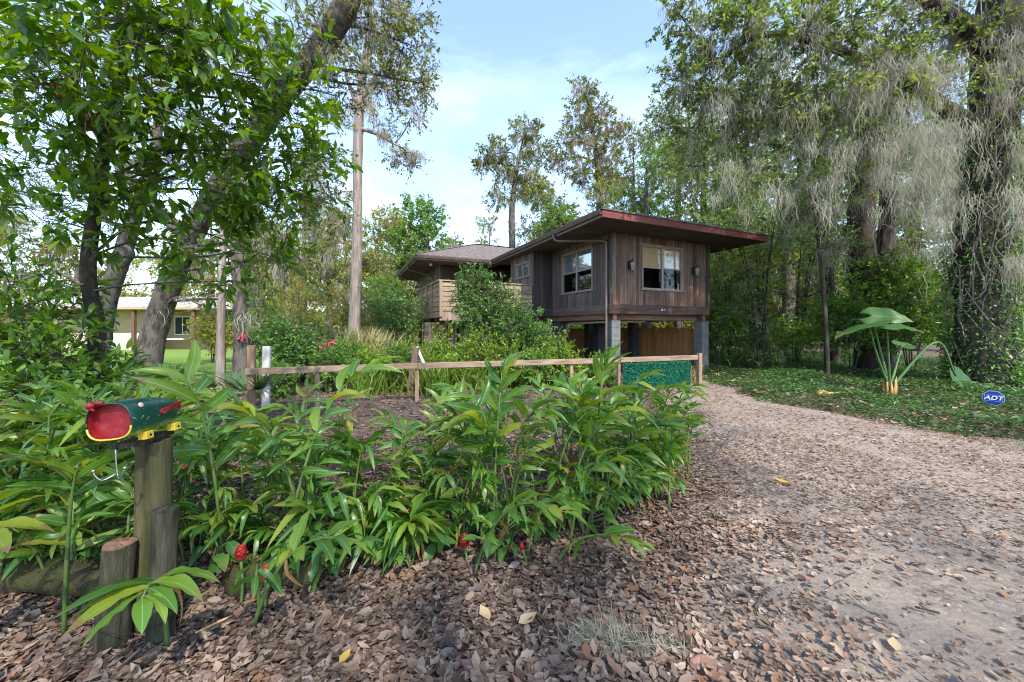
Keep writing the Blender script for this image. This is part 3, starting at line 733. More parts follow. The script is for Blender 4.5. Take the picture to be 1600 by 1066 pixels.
def gutter(parent, a, b, out):
    """K-profile gutter along the eave"""
    a, b, out = (np.array(p, float) for p in (a, b, out)); prof = [(0, -.10), (.06, -.10), (.085, -.05), (.10, 0), (.112, 0), (.112, -.012), (.07, -.115), (0, -.115)]
    V = []
    for p in (a, b):
        for (d, h) in prof: V.append(p + out * (d + .002) + np.array([0, 0, h]))
    k = len(prof); Fs = [(i, (i + 1) % k, (i + 1) % k + k, i + k) for i in range(k)] + [tuple(range(k)), tuple(range(2 * k - 1, k - 1, -1))]
    m = MB(); m.add(V, Fs); return m.build('gutter', M['gutter'], parent)
gutter(roof, (-1.28, -1.28, ES - .05), (-1.28, 6.82, ES - .05), (-1, 0, 0))
gutter(roof2, (-4.72, 6.95, ES - .055), (-1.40, 6.95, ES - .055), (0, -1, 0))
gutter(roof2, (-4.72, 6.95, ES - .055), (-4.72, 14.7, ES - .055), (-1, 0, 0))
m = MB(); pts = spline([(-1.34, 1.2, 4.68), (-1.30, 1.18, 4.5), (-1.1, 1.05, 4.44), (-.25, .25, 4.36), (-.12, .10, 4.30), (-.10, .06, 4.15), (-.10, .06, 2.6), (-.10, .06, .25), (-.16, .0, .12)], 40)
m.tube(pts, .042, 8); m.build('downspout', M['gutter'], house, smooth=True)
m = MB(); pts = spline([(-4.78, 9.3, 4.68), (-4.74, 9.3, 4.5), (-4.5, 9.3, 4.4), (-3.6, 9.3, 4.2), (-3.52, 9.3, 4.1)], 18); m.tube(pts, .042, 8); m.build('downspout', M['gutter'], house, smooth=True)

# piers of grey blocks
def pier(u, v, key, top=1.85, s=.17):
    p = empty('pier', parent=house)
    m = MB(); m.box((u - s + .012, v - s + .012, 0), (u + s - .012, v + s - .012, top - .004)); m.build('core', M[key], p)
    z = 0.0
    while z < top - .01:
        h = min(.203, top - z); piece('block', BOX[key], p, (u - s, v - s, z + .004), (u + s, v + s, z + h - .004)); z += .203
    m = MB(); m.box((u - .07, v - .12, top), (u + .07, v + .12, top + .206)); m.build('cap_block', M['beam'], p)
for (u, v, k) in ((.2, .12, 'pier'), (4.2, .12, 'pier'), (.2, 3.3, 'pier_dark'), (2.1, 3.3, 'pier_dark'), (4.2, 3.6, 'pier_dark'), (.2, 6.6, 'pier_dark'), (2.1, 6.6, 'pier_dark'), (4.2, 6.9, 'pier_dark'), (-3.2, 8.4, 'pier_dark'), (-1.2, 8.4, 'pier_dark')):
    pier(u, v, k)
m = MB()
for v in (.3, 3.3, 6.6, 9.9): m.box((.12, v - .06, 1.862), (UL - .1, v + .06, 2.058))
m.build('floor_beam', M['beam'], house)
m = MB()
for u in (.10, 2.1, 4.2): m.box((u - .06, .37, 1.87), (u + .06, 3.23, 2.057)); m.box((u - .06, 3.37, 1.87), (u + .06, 9.8, 2.057))
m.build('floor_beam', M['beam_y'], house)
m = MB(); m.tube([(.5, .5, 1.82), (.5, 4.5, 1.78)], .035, 8); m.tube([(.5, 1.0, 1.82), (2.4, 1.0, 1.84)], .03, 8); m.build('drain_pipe', M['white'], house, smooth=True)

# wall lamps
def wall_lamp(u, z):
    l = empty('wall_lamp', (u, -.03, z), parent=house)
    m = MB(); m.box((-.05, -.03, -.13), (.05, -.005, .13)); m.tube(spline([(0, -.03, .05), (0, -.12, .16), (0, -.17, .12), (0, -.16, .04)], 10), .011, 6); m.build('bracket', M['iron'], l)
    m = MB(); m.tube([(0, -.16, -.20), (0, -.16, -.17), (0, -.16, .0), (0, -.16, .03), (0, -.16, .10)], [.025, .055, .085, .095, .015], 8); m.build('glass_shade', M['lampglass'], l, smooth=True)
    m = MB()
    for k in range(6):
        a = k * math.pi / 3; c, s = math.cos(a), math.sin(a)
        m.tube([(.058 * c, -.16 + .058 * s, -.17), (.09 * c, -.16 + .09 * s, .0), (.10 * c, -.16 + .10 * s, .03), (.02 * c, -.16 + .02 * s, .11)], .007, 4)
    m.tube([(0, -.16, -.26), (0, -.16, -.2)], [.006, .03], 6); m.tube([(0, -.16, .1), (0, -.16, .22)], [.03, .005], 6); m.build('cage', M['iron'], l)
wall_lamp(.74, 3.62); wall_lamp(3.62, 3.62)
# floodlight under the wing eave, number plate
m = MB(); m.tube([(-4.0, 7.6, 4.60), (-4.0, 7.58, 4.52), (-4.0, 7.55, 4.47)], [.03, .05, .07], 10); m.build('flood_lamp', M['white'], house, smooth=True)
pl = fpart('number_plate', house, 'plate', (2.03, -.072, 2.16), (2.27, -.056, 2.27))
m = MB()
for (k, segs) in enumerate(('abcdefg', 'abcdef', 'bc', 'abgcdf')):
    x0 = 2.075 + k * .047; S = {'a': (0, .06, .026, .07), 'g': (0, .028, .026, .038), 'd': (0, 0, .026, .01), 'f': (0, .03, .009, .07), 'b': (.018, .03, .027, .07), 'e': (0, 0, .009, .036), 'c': (.018, 0, .027, .036)}
    for c in segs:
        a, b, c2, d = S[c]; m.box((x0 + a, -.0755 - .0004 * ord(c) % .003, 2.177 + b), (x0 + c2, -.071, 2.177 + d))
m.build('digits', M['white'], pl)

# deck with board railing
DU, DV, DE = -4.55, 3.48, 8.0
dk = empty('deck', parent=house)
m = MB(); m.box((DU + .04, DV + .04, 2.08), (UJ - .06, DE, 2.16)); m.build('deck_floor', M['rail_x'], dk)
m = MB(); m.box((DU, DV - .02, 1.87), (UJ - .06, DV + .03, 2.18)); m.build('rim_joist', M['winframe'], dk)
m = MB(); m.box((DU - .01, DV + .032, 1.98), (DU + .04, DE, 2.17)); m.build('rim_joist', M['rail_y'], dk)
nb = 6
for k in range(nb):
    z = 2.215 + k * .172; j = rnd.uniform(-.008, .008)
    cut = [DU + .09, -2.6 + rnd.uniform(-.3, .3), UJ - .07]
    for x0, x1 in zip(cut[:-1], cut[1:]): piece('rail_board', BOX['rail_x'], dk, (x0 + .003, DV - .025 + j, z), (x1 - .003, DV + .005 + j, z + .145))
    piece('rail_board', BOX['rail_y'], dk, (DU - .005 + j, DV + .1, z), (DU + .022 + j, DE, z + .14))
piece('cap_rail', BOX['rail_x'], dk, (DU - .05, DV - .07, 3.25), (UJ - .06, DV + .07, 3.29))
piece('cap_rail', BOX['rail_y'], dk, (DU - .06, DV + .075, 3.25), (DU + .07, DE, 3.29))
for u in (DU + .045, -3.4, -2.2, -1.0): piece('rail_post', BOX['deckpost'], dk, (u - .045, DV + .007, 2.19), (u + .045, DV + .097, 3.248))
for v in (4.6, 5.6, 6.6, 7.6): piece('rail_post', BOX['deckpost'], dk, (DU - .06, v - .045, 2.0), (DU - .014, v + .045, 3.248))
piece('rail_post', BOX['deckpost'], dk, (DU - .02, DV - .075, 2.0), (DU + .08, DV - .035, 3.248))
for (u, v) in ((DU + .12, DV + .15), (DU + .12, 7.8), (-2.7, DV + .3), (-2.7, 7.6)): piece('support_post', BOX['siding_brown'], dk, (u - .06, v - .06, 0), (u + .06, v + .06, 1.98))
piece('beam', BOX['beam'], dk, (DU + .03, 4.3, 1.86), (UJ, 4.42, 2.075)); piece('beam', BOX['beam'], dk, (DU + .03, 7.0, 1.86), (UJ, 7.12, 2.075))
for k in range(3): piece('stair_post', BOX['winframe'], dk, (-4.0 + k * .32, 4.9, .2), (-3.92 + k * .32, 5.0, 1.84))

# privacy fence behind the piers
HC, HSn = math.cos(HOUSE_ROT), math.sin(HOUSE_ROT)
def H(u, v, z=0.0): return np.array([HO[0] + u * HC - v * HSn, HO[1] + u * HSn + v * HC, z])
pf = empty('privacy_fence', H(0, 0), HOUSE_ROT)
tag(pf, 'brown upright picket fence standing in shade under the right side of the house', 'fence')
y = .45
while y < 9.0:
    w = rnd.uniform(.12, .145); piece('picket', BOX['picket'], pf, (4.46 + rnd.uniform(0, .006), y, .03), (4.485, y + w - .006, 1.6 + rnd.uniform(-.03, .03))); y += w
for z in (.35, 1.25): piece('cross_rail', BOX['picket'], pf, (4.49, .45, z), (4.53, 9.0, z + .09))

# ================================================================== rail fence in front
def fz(px):
    k = (px - 800) / F; Z = 8.693 / (1 - .326 * k); return np.array([k * Z, Z, 0.0])
rf = empty('rail_fence', fz(650), 0)
tag(rf, 'low single rail fence of raw lumber running in front of the house', 'fence')
o3 = fz(650)
def fence_bar(name, a, b, w, h, mat):
    L = float(np.linalg.norm(b - a)); m = MB(); m.box((-L / 2, -w / 2, -h / 2), (L / 2, w / 2, h / 2)); o = m.build(name, M[mat], rf, bevel=.006)
    c = (a + b) / 2 - o3; d = b - a; o.location = c; o.rotation_euler = (0, -math.asin(d[2] / L), math.atan2(d[1], d[0])); return o
Zr = np.array([0, 0, .775])
fence_bar('rail', fz(383) + Zr, fz(652) + Zr + (0, 0, .012), .045, .125, 'railwood'); fence_bar('rail', fz(653) + Zr + (0, 0, .012), fz(968) + Zr, .045, .125, 'railwood'); fence_bar('rail', fz(969) + Zr + (0, 0, .004), fz(1090) + Zr + (0, 0, .01), .045, .13, 'railwood')
for px, top, s in ((493, .71, .085), (650, .72, .085), (893, .71, .085), (1093, .9, .11), (968, .71, .085)):
    m = MB(); m.box((-s / 2, -s / 2, 0), (s / 2, s / 2, top)); o = m.build('post', M['postwood'], rf, bevel=.006); o.location = fz(px) - o3 + np.array([0, .07 if s < .1 else .02, 0]); o.rotation_euler = (0, 0, .32)
m = MB(); m.box((-.06, -.06, 0), (.06, .06, 1.27)); o = m.build('post', M['postwood'], rf, bevel=.006); o.location = fz(388) - o3 + np.array([0, .09, 0]); o.rotation_euler = (0, 0, .32)
# artificial hedge mat hung on the fence
A, B = fz(972) + (0, -.05, .03), fz(1077) + (0, -.05, .03)
hm = MB(); hm.bar((A + B) / 2 - (B - A) / 2 + (0, 0, .335), B + (0, 0, .335), .012, .66); hm.v = [tuple(np.array(p) - o3) for p in hm.v]; hmo = hm.build('hedge_mat', M['mat_back'], rf)
n = 7000; s = RNG.random((n, 2)); Pm = A + (B - A) * s[:, :1] + np.array([0, 0, 1.0]) * (s[:, 1:] * .66 + .005); nd = norm(np.cross(B - A, (0, 0, 1)))
Dm = norm(nd + RNG.normal(0, .7, (n, 3))); o = replicate('mat_leaves', LEAF2_V, LEAF2_F, frames(Dm, 1.0), Pm - o3 + nd * .008, RNG.uniform(.03, .055, n), M['mat_green'], hmo); tag(o, kind='stuff')

# white weathered post beside the fence end
m = MB(); m.box((-.065, -.05, 0), (.065, .05, 1.24)); o = m.build('white_post', M['whitewood'], bevel=.008); o.location = fz(403) + np.array([0, .22, 0]); o.rotation_euler = (0, .02, .3)
tag(o, 'weathered white painted post beside the left end of the rail fence', 'post')

# small A-frame board stand behind the fence
af = empty('board_stand', (-2.35, 9.1, 0)); tag(af, 'grey wooden stand with sloping boards meeting at a peak behind the rail fence', 'stand')
m = MB(); m.bar((-.16, 0, 0), (0, 0, 1.13), .16, .03, (0, 1, 0)); m.build('board', M['siding_grey'], af)
m = MB(); m.bar((.26, .02, .55), (.015, .02, 1.15), .05, .05, (0, 1, 0)); m.build('brace', M['whitewood'], af)
m = MB(); m.box((-.045, .03, 0), (.045, .08, 1.08)); m.build('upright', M['siding_grey'], af)

# ================================================================== the neighbour's house
nh = empty('neighbour_house', (-32.0, 27.0, 0), math.radians(2)); tag(nh, 'low tan house with pale metal roof across the lawn', 'house')
m = MB(); m.box((-14, 0, 0), (5.4, 9, 1.25)); m.build('lower_wall', M['creamwall'], nh)  # sun below the eave's shade is painted as a paler wall
m = MB(); m.box((-14.0, .12, 1.25), (5.4, 9, 3.2)); m.build('upper_wall', M['tanwall'], nh)
m = MB(); m.box((5.4, 1.4, 0), (9.6, 9, 3.2)); m.build('wall', M['tanwall'], nh)
m = MB(); m.add([(-15, -1.2, 3.05), (10.6, -1.2, 3.05), (10.6, 10, 3.05), (-15, 10, 3.05), (-13, 4.4, 4.25), (8.6, 4.4, 4.25)], [(0, 1, 5, 4), (1, 2, 5), (2, 3, 4, 5), (3, 0, 4), (3, 2, 1, 0)]); nr = m.build('roof', M['tanroof'], nh)
m = MB(); m.box((-15.05, -1.26, 2.92), (10.65, -1.205, 3.1)); m.build('fascia', M['tanwall'], nr)
for k in range(-28, 20, 2):
    m = MB(); m.bar((k * .5 - .2, -1.2, 3.075), (k * .5 - .2, 4.3, 4.26), .03, .04); m.build('roof_seam', M['tanroof'], nr)
for x in (-6, -.3, 5.3, 9.4):
    m = MB(); m.box((x - .1, -1.1, 0), (x + .1, -.9, 2.95)); m.build('porch_post', M['brownpost'], nh)
for x in (6.1, 8.0):
    w = empty('window', parent=nh); m = MB(); m.box((x, 1.34, 1.1), (x + 1.2, 1.4, 2.5)); m.build('frame', M['white'], w)
    for j in range(2): m = MB(); m.box((x + .06 + j * .56, 1.32, 1.16), (x + .56 + j * .56, 1.335, 2.44)); m.build('pane', M['roomdark'], w)
m = MB(); m.box((5.6, .3, .75), (7.6, .9, .83)); m.build('porch_shelf', M['white'], nh)
# ================================================================== trees and shrubs
def grow_twigs(center, rad, n, length, shell=.35, droop=.15):
    """twig roots and directions spread through an ellipsoid"""
    d = norm(RNG.normal(size=(n, 3))); r = (shell + (1 - shell) * RNG.random(n) ** .7)[:, None]
    P = np.asarray(center) + d * np.asarray(rad) * r
    D = norm(d * .9 + RNG.normal(0, .55, (n, 3)) + np.array([0, 0, .15 - droop]))
    return P, D, length * RNG.uniform(.6, 1.3, n)

def twig_leaves(P, D, L, per, size, spread=.5, droop=.1):
    """leaves set along each twig"""
    n = len(P); t = RNG.random((n, per)) ** .8
    T = P[:, None] + D[:, None] * (L[:, None] * t)[..., None] + RNG.normal(0, .06, (n, per, 3)) * L[:, None, None]
    LD = norm(D[:, None] * .7 + RNG.normal(0, spread, (n, per, 3)) + np.array([0, 0, -droop]))
    S = size * RNG.uniform(.6, 1.25, (n, per))
    return T.reshape(-1, 3), LD.reshape(-1, 3), S.ravel()

def stick_mesh(name, A, B, ra, rb, mat, parent):
    """many thin three-sided sticks in one mesh"""
    A, B = np.asarray(A), np.asarray(B); n = len(A); d = norm(B - A)
    s = norm(np.cross(d, RNG.normal(size=(n, 3)))); u = np.cross(d, s)
    ang = np.array([0, 2.094, 4.189]); ring = np.cos(ang)[None, :, None] * s[:, None] + np.sin(ang)[None, :, None] * u[:, None]
    ra = np.broadcast_to(ra, (n,))[:, None, None]; rb = np.broadcast_to(rb, (n,))[:, None, None]
    V = np.concatenate([A[:, None] + ring * ra, B[:, None] + ring * rb], 1)
    q = np.array([(0, 1, 4, 3), (1, 2, 5, 4), (2, 0, 3, 5)])
    Fa = q[None] + (np.arange(n) * 6)[:, None, None]
    return link_mesh(name, mesh_arrays(name, V.reshape(-1, 3), Fa.reshape(-1, 4), True), mat, parent)

def moss_mesh(name, P, Ln, width, mat, parent, segs=6, sway=.11):
    """hanging strands: narrow wavy ribbons"""
    n = len(P); t = np.linspace(0, 1, segs + 1)
    a = RNG.uniform(0, math.pi, n); side = np.stack([np.cos(a), np.sin(a), np.zeros(n)], 1)
    off = np.cumsum(RNG.normal(0, sway, (n, segs + 1, 3)) * np.array([1, 1, .2]), axis=1) * Ln[:, None, None] * .6
    C = P[:, None] + off; C[:, :, 2] -= Ln[:, None] * t
    W = (.62 * width * RNG.uniform(.5, 1.4, n))[:, None] * (1 - t ** 2 * .85)[None] * RNG.uniform(.45, 1.3, (n, segs + 1))
    V = np.stack([C - side[:, None] * W[..., None], C + side[:, None] * W[..., None]], 2).reshape(n, -1, 3)
    q = np.array([(2 * i, 2 * i + 1, 2 * i + 3, 2 * i + 2) for i in range(segs)])
    Fa = q[None] + (np.arange(n) * 2 * (segs + 1))[:, None, None]
    o = link_mesh(name, mesh_arrays(name, V.reshape(-1, 3), Fa.reshape(-1, 4)), mat, parent)
    tag(o, kind='stuff'); return o

def drape(roots, per, length, width, clump=.13):
    """moss strands gathered in tassels under the given roots"""
    n = len(roots); L = length * RNG.uniform(.35, 1.3, n)
    per = int(per * 1.7); off = RNG.normal(0, 1, (n, per, 3)); P = roots[:, None] + off * np.array([clump, clump, clump * .6])
    Ls = L[:, None] * RNG.uniform(.25, 1.0, (n, per)) * np.exp(-.55 * (off[..., 0] ** 2 + off[..., 1] ** 2))
    return P.reshape(-1, 3), Ls.ravel()

def wood(name, path, radii, mat, parent, og, k=None, n=10, lump=.12):
    k = k or max(8, len(path) * 5)
    P = spline(path, k); R = np.interp(np.linspace(0, 1, k), np.linspace(0, 1, len(radii)), radii)
    m = MB(); m.tube(P - og, R, n, True, lump); return m.build(name, mat, parent, smooth=True), P, R

def seen_order(T):
    """how large each leaf shows: near leaves inside the picture first"""
    y = np.maximum(T[:, 1], .3); px = T[:, 0] / y * F + 800; py = HY - (T[:, 2] - EYE) / y * F
    ins = (px > -10) & (px < 1610) & (py > -10) & (py < 1076) & (T[:, 1] > .5)
    return np.argsort(np.where(ins, np.linalg.norm(T - [0, 0, EYE], axis=1), 1e6)), ins

def make_tree(name, label, cat, base, trunk, radii, clusters, leaf, bark='bark', group=None, limbs=(), moss=None, twigm='twig', near=0, tmpl=2,
              limb_r=.05, per=9, size=.1, tl=.5, roll=.7, shell=.3, stick=True, extra_moss=(), trunk_n=12, lump=.13, leaf_spread=.55):
    base = np.array(base, float); root = empty(name, base); tag(root, label, cat, group)
    allP = []
    if trunk is not None:
        _, TP, TR = wood('trunk', np.array(trunk), radii, M[bark], root, base, n=trunk_n, lump=lump); allP.append(TP)
    else:
        TP = np.array([base]); TR = np.array([.1])
    for lp, lr in limbs:
        _, LP, LR = wood('limb', np.array(lp), lr, M[bark], root, base, n=9, lump=lump * .8); allP.append(LP)
    SK = np.vstack(allP) if allP else TP
    T, D, S, sa, sb, tw, limbpts = [], [], [], [], [], [], []
    for c in clusters:
        ctr, r, nt = np.array(c[0], float), c[1], int(c[2]); r = np.array(r if np.ndim(r) else (r, r, r * .8), float)
        if stick and nt:
            dd = np.linalg.norm(SK - ctr, axis=1) + np.maximum(0, SK[:, 2] - ctr[2] + .2 * r[2]) * 1.5; j = int(np.argmin(dd)); a = SK[j]
            if np.linalg.norm(a - ctr) > .15:
                mid = (a + ctr) / 2 + RNG.normal(0, .08, 3) * np.linalg.norm(a - ctr) + np.array([0, 0, .06 * np.linalg.norm(a - ctr)])
                rr = limb_r * min(1.4, .35 + .25 * np.linalg.norm(a - ctr)); _, LP, _ = wood('branch', np.array([a, mid, ctr]), [rr, rr * .7, rr * .35], M[bark if rr > .03 else twigm], root, base, k=9, n=6, lump=.1)
                limbpts.append(LP)
        P, Dv, L = grow_twigs(ctr, r, nt, tl, shell); P2, D2, S2 = twig_leaves(P, Dv, L, per, size, leaf_spread)
        T.append(P2); D.append(D2); S.append(S2); tw.append(P)
        if stick:
            k = max(3, nt // 6); hub, _, _ = grow_twigs(ctr, r * .45, k, tl); near_hub = hub[np.argmin(((P[:, None] - hub[None]) ** 2).sum(2), 1)] if nt else P
            sa += [np.tile(ctr, (k, 1)), near_hub, P]; sb += [hub, P, P + Dv * (L * .8)[:, None]]
    if clusters:
        T, D, S = np.vstack(T), np.vstack(D), np.concatenate(S); R = frames(D, roll)
        keep = np.ones(len(T), bool)
        if near:
            order, ins = seen_order(T); pick = order[:near]; pick = pick[ins[pick]]; keep[pick] = False
        tv, tf = (LEAF2_V, LEAF2_F) if tmpl == 2 else (LEAF8_V, LEAF8_F)
        if T[keep].shape[0]:
            cr_ = replicate('crown', tv, tf, R[keep], T[keep] - base, S[keep], M[leaf], root, smooth=tmpl == 8); tag(cr_, kind='stuff')
        if near:
            place_pieces('leaf', LEAF_MESH(leaf), R[~keep], T[~keep], S[~keep], root, base)
        if stick and sa:
            tag(stick_mesh('twigs', np.vstack(sa) - base, np.vstack(sb) - base, .009 * limb_r / .05, .003, M[twigm], root), kind='stuff')
        tw = np.vstack(tw)
        if moss:
            n, per_m, ln, wd, key = moss; srcs = tw[RNG.integers(0, len(tw), n)]
            if limbpts:
                lp = np.vstack(limbpts); h = n // 3; srcs[:h] = lp[RNG.integers(0, len(lp), h)]
            P, Ls = drape(srcs, per_m, ln, wd); moss_mesh('hanging_moss', P - base, Ls, wd, M[key], root)
    for (pts, per_m, ln, wd, key) in extra_moss:
        P, Ls = drape(np.array(pts, float), per_m, ln, wd); moss_mesh('hanging_moss', P - base, Ls, wd, M[key], root)
    return root

_lm = {}
def LEAF_MESH(key):
    if key not in _lm:
        out_ = []
        for k in range(4):
            V = np.array(LEAF8_V, float); V[:, 2] *= (.6, 1.0, 1.5, -.5)[k]; V[:, 1] *= (.9, 1.0, 1.1, .95)[k]; V[7, 1] += (.02, -.02, .015, 0)[k]
            me = mesh_arrays('leaf_' + key, V, LEAF8_F, True); me.materials.append(M[key]); out_.append(me)
        _lm[key] = out_
    return _lm[key]

def C(px, py, Z, r, n): return (at(px, py, Z), r, n)

# ---- near left broadleaf tree hanging into the upper left of the picture
cl = []
for (px, py, Z, r, n) in [(20, 40, 3.4, .7, 34), (120, 30, 3.1, .6, 34), (215, 55, 3.2, .6, 36), (300, 40, 3.4, .55, 32), (365, 90, 3.7, .55, 34), (430, 130, 4.0, .5, 30), (70, 140, 3.4, .6, 30), (165, 150, 3.5, .6, 32), (265, 165, 3.6, .6, 36),
                          (350, 200, 3.9, .55, 34), (425, 235, 4.2, .5, 30), (470, 190, 4.4, .4, 20), (40, 250, 3.7, .55, 24), (135, 265, 3.8, .5, 22), (240, 270, 3.9, .55, 30), (330, 290, 4.1, .5, 28), (400, 315, 4.3, .45, 24), (455, 290, 4.6, .4, 18),
                          (200, 350, 4.1, .4, 16), (290, 375, 4.2, .4, 16), (370, 390, 4.4, .4, 16), (60, 340, 4.0, .45, 16), (345, 440, 4.6, .3, 10), (420, 400, 4.8, .3, 10), (-60, 120, 3.6, .8, 24), (-80, 300, 4, .8, 20), (150, -60, 3.2, .8, 30), (330, -50, 3.6, .8, 30)]:
    cl.append(C(px, py, Z, r, n))
make_tree('broadleaf_tree', 'slender dark-trunked tree with big glossy leaves filling the upper left', 'tree', (-5.05, 4.5, 0),
          [(-5.05, 4.5, -.05), at(140, 620, 4.5), at(152, 520, 4.5), at(138, 430, 4.4), at(150, 320, 4.3), at(165, 220, 4.1), at(190, 110, 3.8), at(215, 0, 3.6), at(225, -90, 3.5)], [.095, .085, .078, .07, .064, .056, .045, .036, .02], [(c_, r_, int(n_ * 1.05)) for (c_, r_, n_) in cl], 'broad',
          bark='bark_dark', twigm='twig', near=290, tmpl=8, per=9, size=.15, tl=.34, roll=.45, limb_r=.022, shell=.15, lump=.07)
# a withered brown cluster caught in it
P, Dv, L = grow_twigs(at(165, 165, 3.55), (.16, .16, .22), 16, .18); T_, D_, S_ = twig_leaves(P, Dv, L, 8, .09, .8, .6)
wbq = at(165, 165, 3.55); o = empty('withered_branch', wbq); place_pieces('leaf', LEAF_MESH('browntwigleaf'), frames(D_, 1.0), T_, S_, o, wbq); stick_mesh('twigs', P - wbq, P + Dv * L[:, None] - wbq, .004, .002, M['twig_dark'], o); tag(o, 'hanging bunch of withered brown leaves in the upper left tree', 'dead branch')

# ---- laurel shrub on the far left edge
cl = [C(20, 520, 3.9, .5, 44), C(95, 560, 4.1, .48, 44), (at(20, 610, 3.7), .5, 44), (at(120, 610, 4.0), .45, 40), C(60, 470, 4.3, .4, 24), C(170, 590, 4.6, .3, 22), C(-70, 520, 3.8, .7, 30), C(30, 690, 3.6, .45, 30), C(100, 680, 3.9, .4, 26), C(15, 445, 4.4, .42, 26), C(110, 500, 4.5, .35, 22), C(150, 640, 4.4, .35, 24)]
make_tree('laurel_shrub', 'dense glossy dark green shrub at the left edge behind the mailbox', 'shrub', (-5.1, 3.95, 0), [(-5.1, 3.95, -.05), (-5.0, 3.95, .5), (-5.05, 3.95, 1.1)], [.04, .03, .02], cl, 'laurel', bark='bark_dark', twigm='twig_dark',
          near=290, tmpl=8, per=9, size=.13, tl=.3, roll=.5, limb_r=.025, shell=.2)

# ---- big leaning live oak, left
cl = [C(500, 60, 8.2, .7, 60), C(585, 25, 8.6, .7, 80), C(640, 70, 9, .5, 50), C(600, 130, 9, .55, 60), C(655, 130, 9.3, .4, 40), C(640, 20, 9, .5, 44), C(525, 150, 9, .5, 40), C(470, 330, 9.5, .55, 60), C(500, 250, 9.2, .6, 60), C(440, 420, 10, .4, 30), C(520, 320, 9.5, .4, 34), C(400, 100, 8.8, .9, 90), C(300, 80, 9, 1, 90), C(330, 230, 9.8, .8, 80), C(390, 300, 9.8, .6, 50), C(240, 250, 10, .8, 70),
      C(445, 380, 10, .4, 36), C(180, 100, 9.5, 1.2, 90), C(60, 120, 9.5, 1.3, 90), C(400, 470, 10.2, .35, 20), C(320, 480, 10.2, .4, 20), C(490, -40, 8, 1.2, 60), C(300, 400, 10.4, .5, 30)]
make_tree('live_oak', 'thick leaning live oak trunk rising from the left lawn edge to the top', 'tree', gp(222, 600),
          [gp(222, 600) - (0, 0, .1), at(232, 560, 10.6), at(245, 500, 10.6), at(275, 420, 10.4), at(320, 330, 10.1), at(385, 230, 9.5), at(440, 150, 9.0), at(490, 90, 8.6), at(535, 20, 8.2), at(565, -60, 8)], [.4, .33, .29, .27, .26, .25, .25, .25, .25, .2], cl, 'oakleaf', bark='bark', per=15, size=.10, tl=.4, limb_r=.05, tmpl=2,
          limbs=[([at(300, 375, 10.2), at(260, 340, 10.0), at(180, 250, 9.8), at(120, 150, 9.5)], [.2, .16, .12, .05]), ([at(440, 150, 9.0), at(430, 80, 8.9), at(400, 20, 8.8)], [.16, .12, .05])],
          moss=(150, 26, .75, .011, 'moss'), extra_moss=[([at(510, 60 + k, 8.35) for k in range(-60, 60, 9)], 34, .7, .012, 'moss'), ([at(475 + k, 110, 8.6) for k in range(-30, 40, 10)], 24, .45, .012, 'moss')])
# ---- second grey oak behind it, leaning right
make_tree('grey_oak', 'grey-barked oak behind the slender trunk, leaning right', 'tree', gp(150, 590),
          [gp(150, 590) - (0, 0, .1), at(158, 520, 12), at(172, 450, 12), at(192, 400, 12), at(210, 340, 12), at(240, 250, 12), at(250, 150, 12)], [.32, .27, .25, .23, .2, .15, .08],
          [C(80, 380, 12, 1.0, 70), C(20, 440, 12.5, .8, 50), C(150, 320, 12, 1.0, 60), C(100, 250, 12, 1.2, 80), C(20, 300, 12, 1.2, 80), C(260, 150, 12, 1.2, 60)], 'oakleaf', per=10, size=.10, tl=.5, moss=(70, 26, .9, .013, 'moss'),
          limbs=[([at(185, 420, 12), at(205, 395, 11.8), at(180, 380, 11.5)], [.14, .1, .06])])
# ---- slim pale trunks near the fence end
make_tree('slim_tree', 'slim pale straight trunk on the lawn left of the fence end', 'tree', (-7.6, 9.7, 0), [(-7.6, 9.7, -.1), at(345, 540, 9.7), at(346, 470, 9.7), at(348, 380, 9.8), at(352, 290, 10)], [.12, .10, .09, .08, .04],
          [C(345, 300, 10, .5, 40), C(320, 390, 9.9, .4, 30), C(380, 440, 9.7, .3, 18), C(410, 350, 10, .4, 30)], 'fresh', bark='bark_pale', per=9, size=.10, tl=.35, moss=(20, 18, .5, .012, 'moss'))
make_tree('grey_tree', 'pale grey lichened trunk just behind the brown fence end post', 'tree', (-6.95, 9.4, 0), [(-6.95, 9.4, -.1), at(378, 560, 9.4), at(374, 480, 9.4), at(371, 400, 9.5), at(368, 320, 9.6), at(360, 220, 9.7)], [.2, .17, .15, .14, .12, .06],
          [C(360, 230, 9.7, .7, 50), C(420, 290, 9.6, .5, 40), C(400, 360, 9.6, .4, 26), C(385, 500, 9.3, .3, 16)], 'oakleaf', bark='bark', per=10, size=.09, tl=.35, moss=(40, 22, .7, .012, 'moss'))
